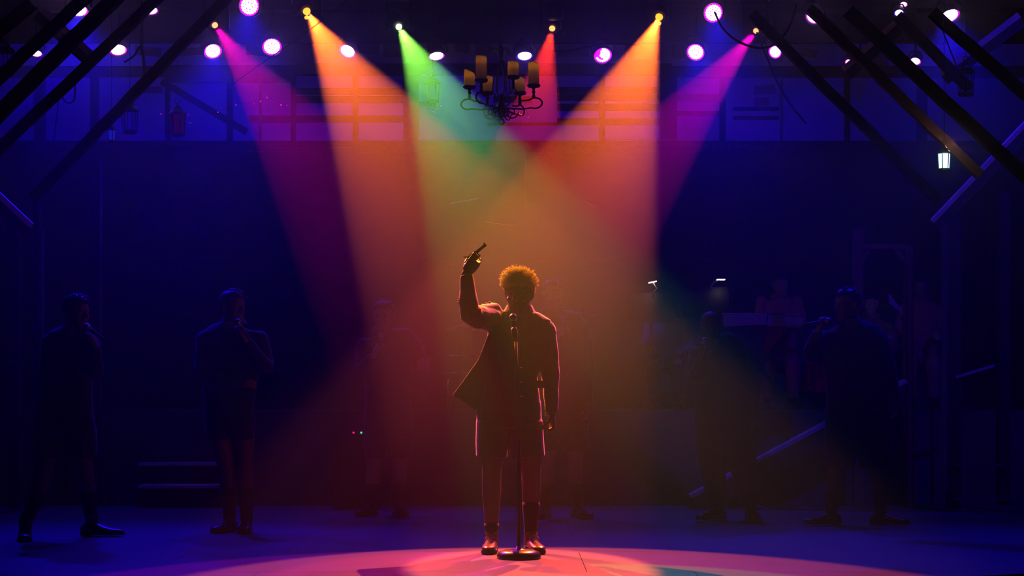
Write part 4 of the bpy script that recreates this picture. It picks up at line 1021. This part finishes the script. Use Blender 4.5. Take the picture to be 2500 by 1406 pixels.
# ================================================================== THE BAND
RZ = .84
def seated(px, hpy, Y, label, cloth, hair='short', lean=0, yaw=0, skn='skin2', haircol='hairdark', arms=None):
    s = F/Y; m = lambda v: v*s                    # metres to pixels
    ty = hpy+m(.13)
    zb = HZ-(RZ-CZ)*s                             # riser top row
    seat = zb-m(.46)
    rows = [(ty, px-m(.06), px+m(.06), .055, 0), (ty+m(.035), px-m(.13), px+m(.13), .08, 0), (ty+m(.08), px-m(.19), px+m(.19), .09, .0), (ty+m(.20), px-m(.18), px+m(.18), .11, 0), (ty+m(.35), px-m(.15)+lean, px+m(.15)+lean, .11, 0), (seat-m(.02), px-m(.17)+lean, px+m(.17)+lean, .14, 0)]
    A = arms or [[(px-m(.18), ty+m(.10), 0), (px-m(.25), ty+m(.34), -.06), (px-m(.14), ty+m(.34), -.32)], [(px+m(.18), ty+m(.10), 0), (px+m(.25), ty+m(.34), -.06), (px+m(.14), ty+m(.34), -.32)]]
    sp = dict(Y=Y, z=RZ, base=px, hs=.98, head=(px, hpy, yaw, 8, -.03), label=label, torso=rows, voxel=.011, hair=hair, cloth=cloth, skin=skn, haircol=haircol, lapels=False, trousers='pinkcloth' if cloth == 'pinkcloth' else 'navy',
        arms=[dict(j=A[0], r=(.055, .046, .034), hand=dict(d=(.1, -1, -.2), n=(0, 0, -1), side=-1)), dict(j=A[1], r=(.055, .046, .034), hand=dict(d=(-.1, -1, -.2), n=(0, 0, -1), side=1))],
        legs=[dict(j=[(px-m(.09)+lean, seat, -.02), (px-m(.12)+lean, seat-m(.02), -.42), (px-m(.12)+lean, zb-m(.09), -.40)], toe=(-.1, -1), sock=.4, r=(.085, .06, .04)), dict(j=[(px+m(.09)+lean, seat, -.02), (px+m(.12)+lean, seat-m(.02), -.42), (px+m(.12)+lean, zb-m(.09), -.40)], toe=(.1, -1), sock=.4, r=(.085, .06, .04))])
    person(sp)
    c = P(px+lean, 0, Y); st = thing('stool', 'black round stool under the '+label.split(' ')[0]+' musician at column '+'', 'stool', V((c.x, Y, RZ)))
    q = MB(); q.lathe(V((c.x, Y, RZ+.40)), [(.0, -.03), (.14, -.03), (.16, -.015), (.16, .005), (.14, .012), (0, .012)], None, 20, False); obj('seat', q, 'leather', st, True)
    for i in range(4):
        a = PI/4+i*PI/2; q = MB(); q.tube([V((c.x+.08*math.cos(a), Y+.08*math.sin(a), RZ+.38)), V((c.x+.17*math.cos(a), Y+.17*math.sin(a), RZ))], .012, 6); obj('leg', q, 'housing', st)
    return st
s1 = seated(1625, 735, 17.2, 'musician in a pale blue shirt bent beside the lit music stand', 'bluecloth', yaw=-20); s1['label'] = 'black stool under the blue shirted musician'
s2 = seated(1905, 695, 17.1, 'keyboard player in a rose red dress behind the pale keyboard', 'pinkcloth', yaw=15, arms=[[(1858, 735, 0), (1850, 790, -.1), (1868, 778, -.34)], [(1945, 735, 0), (1962, 790, -.1), (1930, 778, -.34)]]); s2['label'] = 'black stool under the keyboard player'
s3 = seated(2125, 742, 17.3, 'musician in beige seen through the timber doorway', 'oldwood', yaw=-35); s3['label'] = 'black stool under the beige musician in the doorway'
s4 = seated(2250, 700, 17.4, 'dim musician in rose between the doorway and the wing post', 'pinkcloth', yaw=-20); s4['label'] = 'black stool under the dim musician right of the doorway'

# keyboard on a stand
t = thing('keyboard', 'long pale electric keyboard before the player in the rose dress', 'keyboard', P(1858, 790, 16.7))
for x0, x1, y0, y1, nm in ((1762, 1868, 768, 796, 'casing'), (1870, 1956, 774, 800, 'casing')):
    A, B = P(x0, y0, 16.7), P(x1, y1, 16.7); q = MB(); q.box(((A.x+B.x)/2, 16.72, (A.z+B.z)/2), (B.x-A.x, .30, (A.z-B.z)), Matrix.Rotation(R(-3 if x0 < 1800 else 5), 3, 'Y')); obj(nm, q, 'keys', t)
q = MB()
for i in range(26):
    A = P(1766+i*7.2, 768, 16.7); q.box((A.x, 16.66, A.z+.006), (.022, .14, .010))
o = obj('white_keys', q, 'paper', t); o['kind'] = 'stuff'
q = MB()
for i in range(18):
    A = P(1770+i*10.2, 768, 16.7); q.box((A.x, 16.70, A.z+.014), (.012, .09, .012))
o = obj('black_keys', q, 'rubber', t); o['kind'] = 'stuff'
t = thing('keyboard_stand', 'black crossed leg stand under the keyboard', 'stand', V((P(1858, 0, 16.7).x, 16.72, RZ)))
for x0, x1 in ((1780, 1930), (1930, 1780)):
    for dy in (-.10, .10):
        q = MB(); q.bar(P(x0, 798, 16.72+dy), V((P(x1, 0, 16.72).x, 16.72+dy, RZ+.012)), .03, .02); obj('leg', q, 'housing', t)
# music stands with lamps
def mstand(px, py, Y, label):
    c = P(px, py, Y); t = thing('music_stand', label, 'music stand', V((c.x, Y, RZ)))
    q = MB(); q.box(c, (.46, .012, .30), Matrix.Rotation(R(-20), 3, 'X')); q.box(c+V((0, -.07, -.145)), (.46, .05, .012)); obj('desk', q, 'housing', t)
    q = MB(); q.tube([c+V((0, .02, -.02)), V((c.x, Y, RZ+.14))], .010, 8); obj('pole', q, 'housing', t, True)
    for i in range(3):
        a = i*2.094+.5; q = MB(); q.tube([V((c.x, Y, RZ+.16)), V((c.x+.2*math.cos(a), Y+.2*math.sin(a), RZ+.006))], .008, 6); obj('leg', q, 'housing', t)
def dlamp(pts, Y, label, w, ang, up):
    hx = P(*pts[0], Y); t = thing('stand_lamp', label, 'lamp', P(*pts[-1], Y))
    q = MB(); rt = Matrix.Rotation(R(ang), 3, 'Y'); q.box(hx+V((0, 0, .010)), (w, .07, .016), rt); obj('shade', q, 'housing', t)
    q = MB(); q.box(hx, (w*.9, .06, .014), rt); obj('light_strip', q, 'warm', t)
    q = MB(); q.tube([P(*p, Y+.02) for p in pts], .007, 8); obj('neck', q, 'steel', t, True)
    point('lamp_light', hx-V((0, .02, .04)), up, (1.0, .72, .5), .02)
mstand(1590, 750, 16.55, 'black music stand at the left of the band')
mstand(1722, 735, 16.8, 'black music stand left of the keyboard')
dlamp([(1593, 688), (1604, 704), (1598, 712), (1592, 728)], 16.45, 'bright clip lamp on the left music stand', .085, -12, .03)
dlamp([(1760, 682), (1747, 686), (1738, 694), (1733, 708)], 16.7, 'bright flat clip lamp on the music stand by the keyboard', .085, 0, .008)
point('glow', P(2165, 745, 16.85), .05, (1.0, .72, .6), .03)
# papers and a cloth seen through the doorway
t = thing('song_sheets', 'crumpled pale paper sheets standing in the doorway', 'paper', P(2200, 800, 16.6))
for poly in (((2169, 716), (2176, 722), (2209, 768), (2196, 760), (2171, 740)), ((2202, 770), (2210, 768), (2209, 782), (2196, 781)), ((2190, 802), (2200, 812), (2186, 818)), ((2158, 824), (2200, 812), (2186, 824), (2160, 830))):
    q = MB(); q.prism([P(a, c, 16.6) for a, c in poly], (0, .012, 0)); obj('sheet', q, 'paper', t)
t = thing('red_cloth', 'red cloth hung over the stair rail beside the right figure', 'cloth', P(1995, 890, 14.95))
vs = []; fs = []; n = 14; mrows = 8
q = MB()
for j in range(mrows+1):
    for i in range(n+1):
        u, v_ = i/n, j/mrows; p = P(1966-8*v_+u*(58+6*v_), 886+v_*66+u*8, 14.95); p.y += .02*math.sin(u*19)*(.3+v_); vs.append(p)
for j in range(mrows):
    for i in range(n): fs.append((j*(n+1)+i, j*(n+1)+i+1, (j+1)*(n+1)+i+1, (j+1)*(n+1)+i))
k0 = len(vs); vs2 = vs+[p+V((0, .012, 0)) for p in vs]; fs2 = fs+[tuple(a+k0 for a in reversed(f)) for f in fs]
q.add(vs2, fs2); obj('drape', q, 'redcloth', t, True)
q = MB(); q.tube([P(1962, 884, 14.96), P(2026, 893, 14.96)], .012, 8); obj('hanging_rail', q, 'rust', t, True)

# drum kit and cymbals behind the singer
DY = 16.6
def drum(nm, c, r, h, rt, par):
    q = MB(); q.lathe(c, [(r, -h/2), (r, h/2)], rt, 28, True); o = obj(nm, q, 'drum', par, True)
    for z in (-h/2, h/2):
        q = MB(); q.ringt(c+rt @ V((0, 0, z)), r+.005, .008, rt, 28, 6); obj('hoop', q, 'chrome', o, True)
t = thing('drum_kit', 'dark drum kit on the platform behind the singer', 'drum kit', V((P(1235, 0, DY).x, DY, RZ)))
c = V((P(1235, 0, DY).x, DY, RZ+.27)); drum('bass_drum', c, .27, .40, Matrix.Rotation(PI/2, 3, 'X'), t)
drum('tom', c+V((-.19, .0, .42)), .15, .20, Matrix.Rotation(R(12), 3, 'X'), t); drum('tom', c+V((.17, .0, .42)), .16, .22, Matrix.Rotation(R(12), 3, 'X'), t)
drum('floor_tom', V((P(1120, 0, DY).x, DY+.1, RZ+.33)), .20, .38, Matrix.Identity(3), t)
for i in range(3):
    a = i*2.1; p = V((P(1120, 0, DY).x, DY+.1, RZ)); q = MB(); q.tube([p+V((.2*math.cos(a), .2*math.sin(a), .30)), p+V((.22*math.cos(a), .22*math.sin(a), .0))], .008, 6); obj('leg', q, 'chrome', t, True)
drum('snare', V((P(1345, 0, DY).x, DY+.15, RZ+.52)), .17, .14, Matrix.Identity(3), t); q = MB(); q.tube([V((P(1345, 0, DY).x, DY+.15, RZ+.45)), V((P(1345, 0, DY).x, DY+.15, RZ))], .014, 8); obj('leg', q, 'chrome', t, True)
for px, py, tx, lab in ((1128, 796, -10, 'cymbal whose lit blue edge shows behind the raised elbow'), (1425, 764, 6, 'cymbal right of the half hidden man\'s head'), (1120, 908, 0, 'low cymbal left of the blazer hem')):
    c = P(px, py, 16.0); rt = Matrix.Rotation(R(tx), 3, 'Y')
    t = thing('cymbal', 'bronze '+lab, 'cymbal', V((c.x, 16.0, RZ)))
    q = MB(); q.lathe(c, [(.20, -.012), (.20, -.010), (.12, .002), (.035, .010), (.025, .026), (.0, .030)], rt, 32, False); obj('plate', q, 'cymbal', t, True)
    q = MB(); q.tube([c+V((0, 0, .04)), V((c.x, 16.0, RZ+.15))], .010, 8); obj('stand_pole', q, 'housing', t, True)
    for i in range(3):
        a = i*2.094; q = MB(); q.tube([V((c.x, 16.0, RZ+.2)), V((c.x+.15*math.cos(a), 16+.15*math.sin(a), RZ+.006))], .008, 6); obj('leg', q, 'housing', t)

# speaker amplifier with two power lights
c = P(872, 1100, 15.0); c.z = .24
t = thing('amplifier', 'black amplifier box with one red and one green power light', 'amplifier', V((c.x, 15.0, 0)))
q = MB(); q.box((c.x, 15.0, .33), (.40, .30, .64)); obj('cabinet', q, 'black', t)
q = MB(); q.box((c.x, 14.845, .26), (.34, .01, .42)); obj('grille', q, 'cloth_black', t)
for px, m in ((863, 'redbulb'), (882, 'greenled')):
    p = P(px, 1056, 14.84); q = MB(); q.ell(p, (.009,)*3, None, 8, 6); obj('power_light', q, m, t)
q = MB(); q.tube([V((c.x-.08, 15, .65)), V((c.x-.06, 15, .68)), V((c.x+.06, 15, .68)), V((c.x+.08, 15, .65))], .008, 6); obj('handle', q, 'rubber', t)

# ================================================================== HAZE
b = MB(); b.box((0, 12.4, 3.2), (13.8, 15.1, 6.5))
hz = obj('haze', b, 'black'); hz.data.materials.clear()
m = bpy.data.materials.new('theatre_haze'); m.use_nodes = True; nt = m.node_tree; nt.nodes.clear()
o_ = nt.nodes.new('ShaderNodeOutputMaterial'); s_ = nt.nodes.new('ShaderNodeVolumeScatter')
s_.inputs['Color'].default_value = (1, 1, 1, 1); s_.inputs['Density'].default_value = 0.0105; s_.inputs['Anisotropy'].default_value = 0.8
# the haze hangs thicker under the warm lamps than over the floor
ge = nt.nodes.new('ShaderNodeNewGeometry'); sx_ = nt.nodes.new('ShaderNodeSeparateXYZ'); mr = nt.nodes.new('ShaderNodeMapRange')
mr.inputs['From Min'].default_value = 0.4; mr.inputs['From Max'].default_value = 4.3
mr.inputs['To Min'].default_value = 0.0075; mr.inputs['To Max'].default_value = 0.030
nt.links.new(ge.outputs['Position'], sx_.inputs[0]); nt.links.new(sx_.outputs['Z'], mr.inputs['Value']); nt.links.new(mr.outputs[0], s_.inputs['Density'])
cy.volume_step_rate = 1.0; cy.volume_max_steps = 64
nt.links.new(s_.outputs[0], o_.inputs['Volume']); hz.data.materials.append(m)
hz['kind'] = 'stuff'; tag(hz, 'thin theatre haze filling the stage and showing the beams', 'haze')
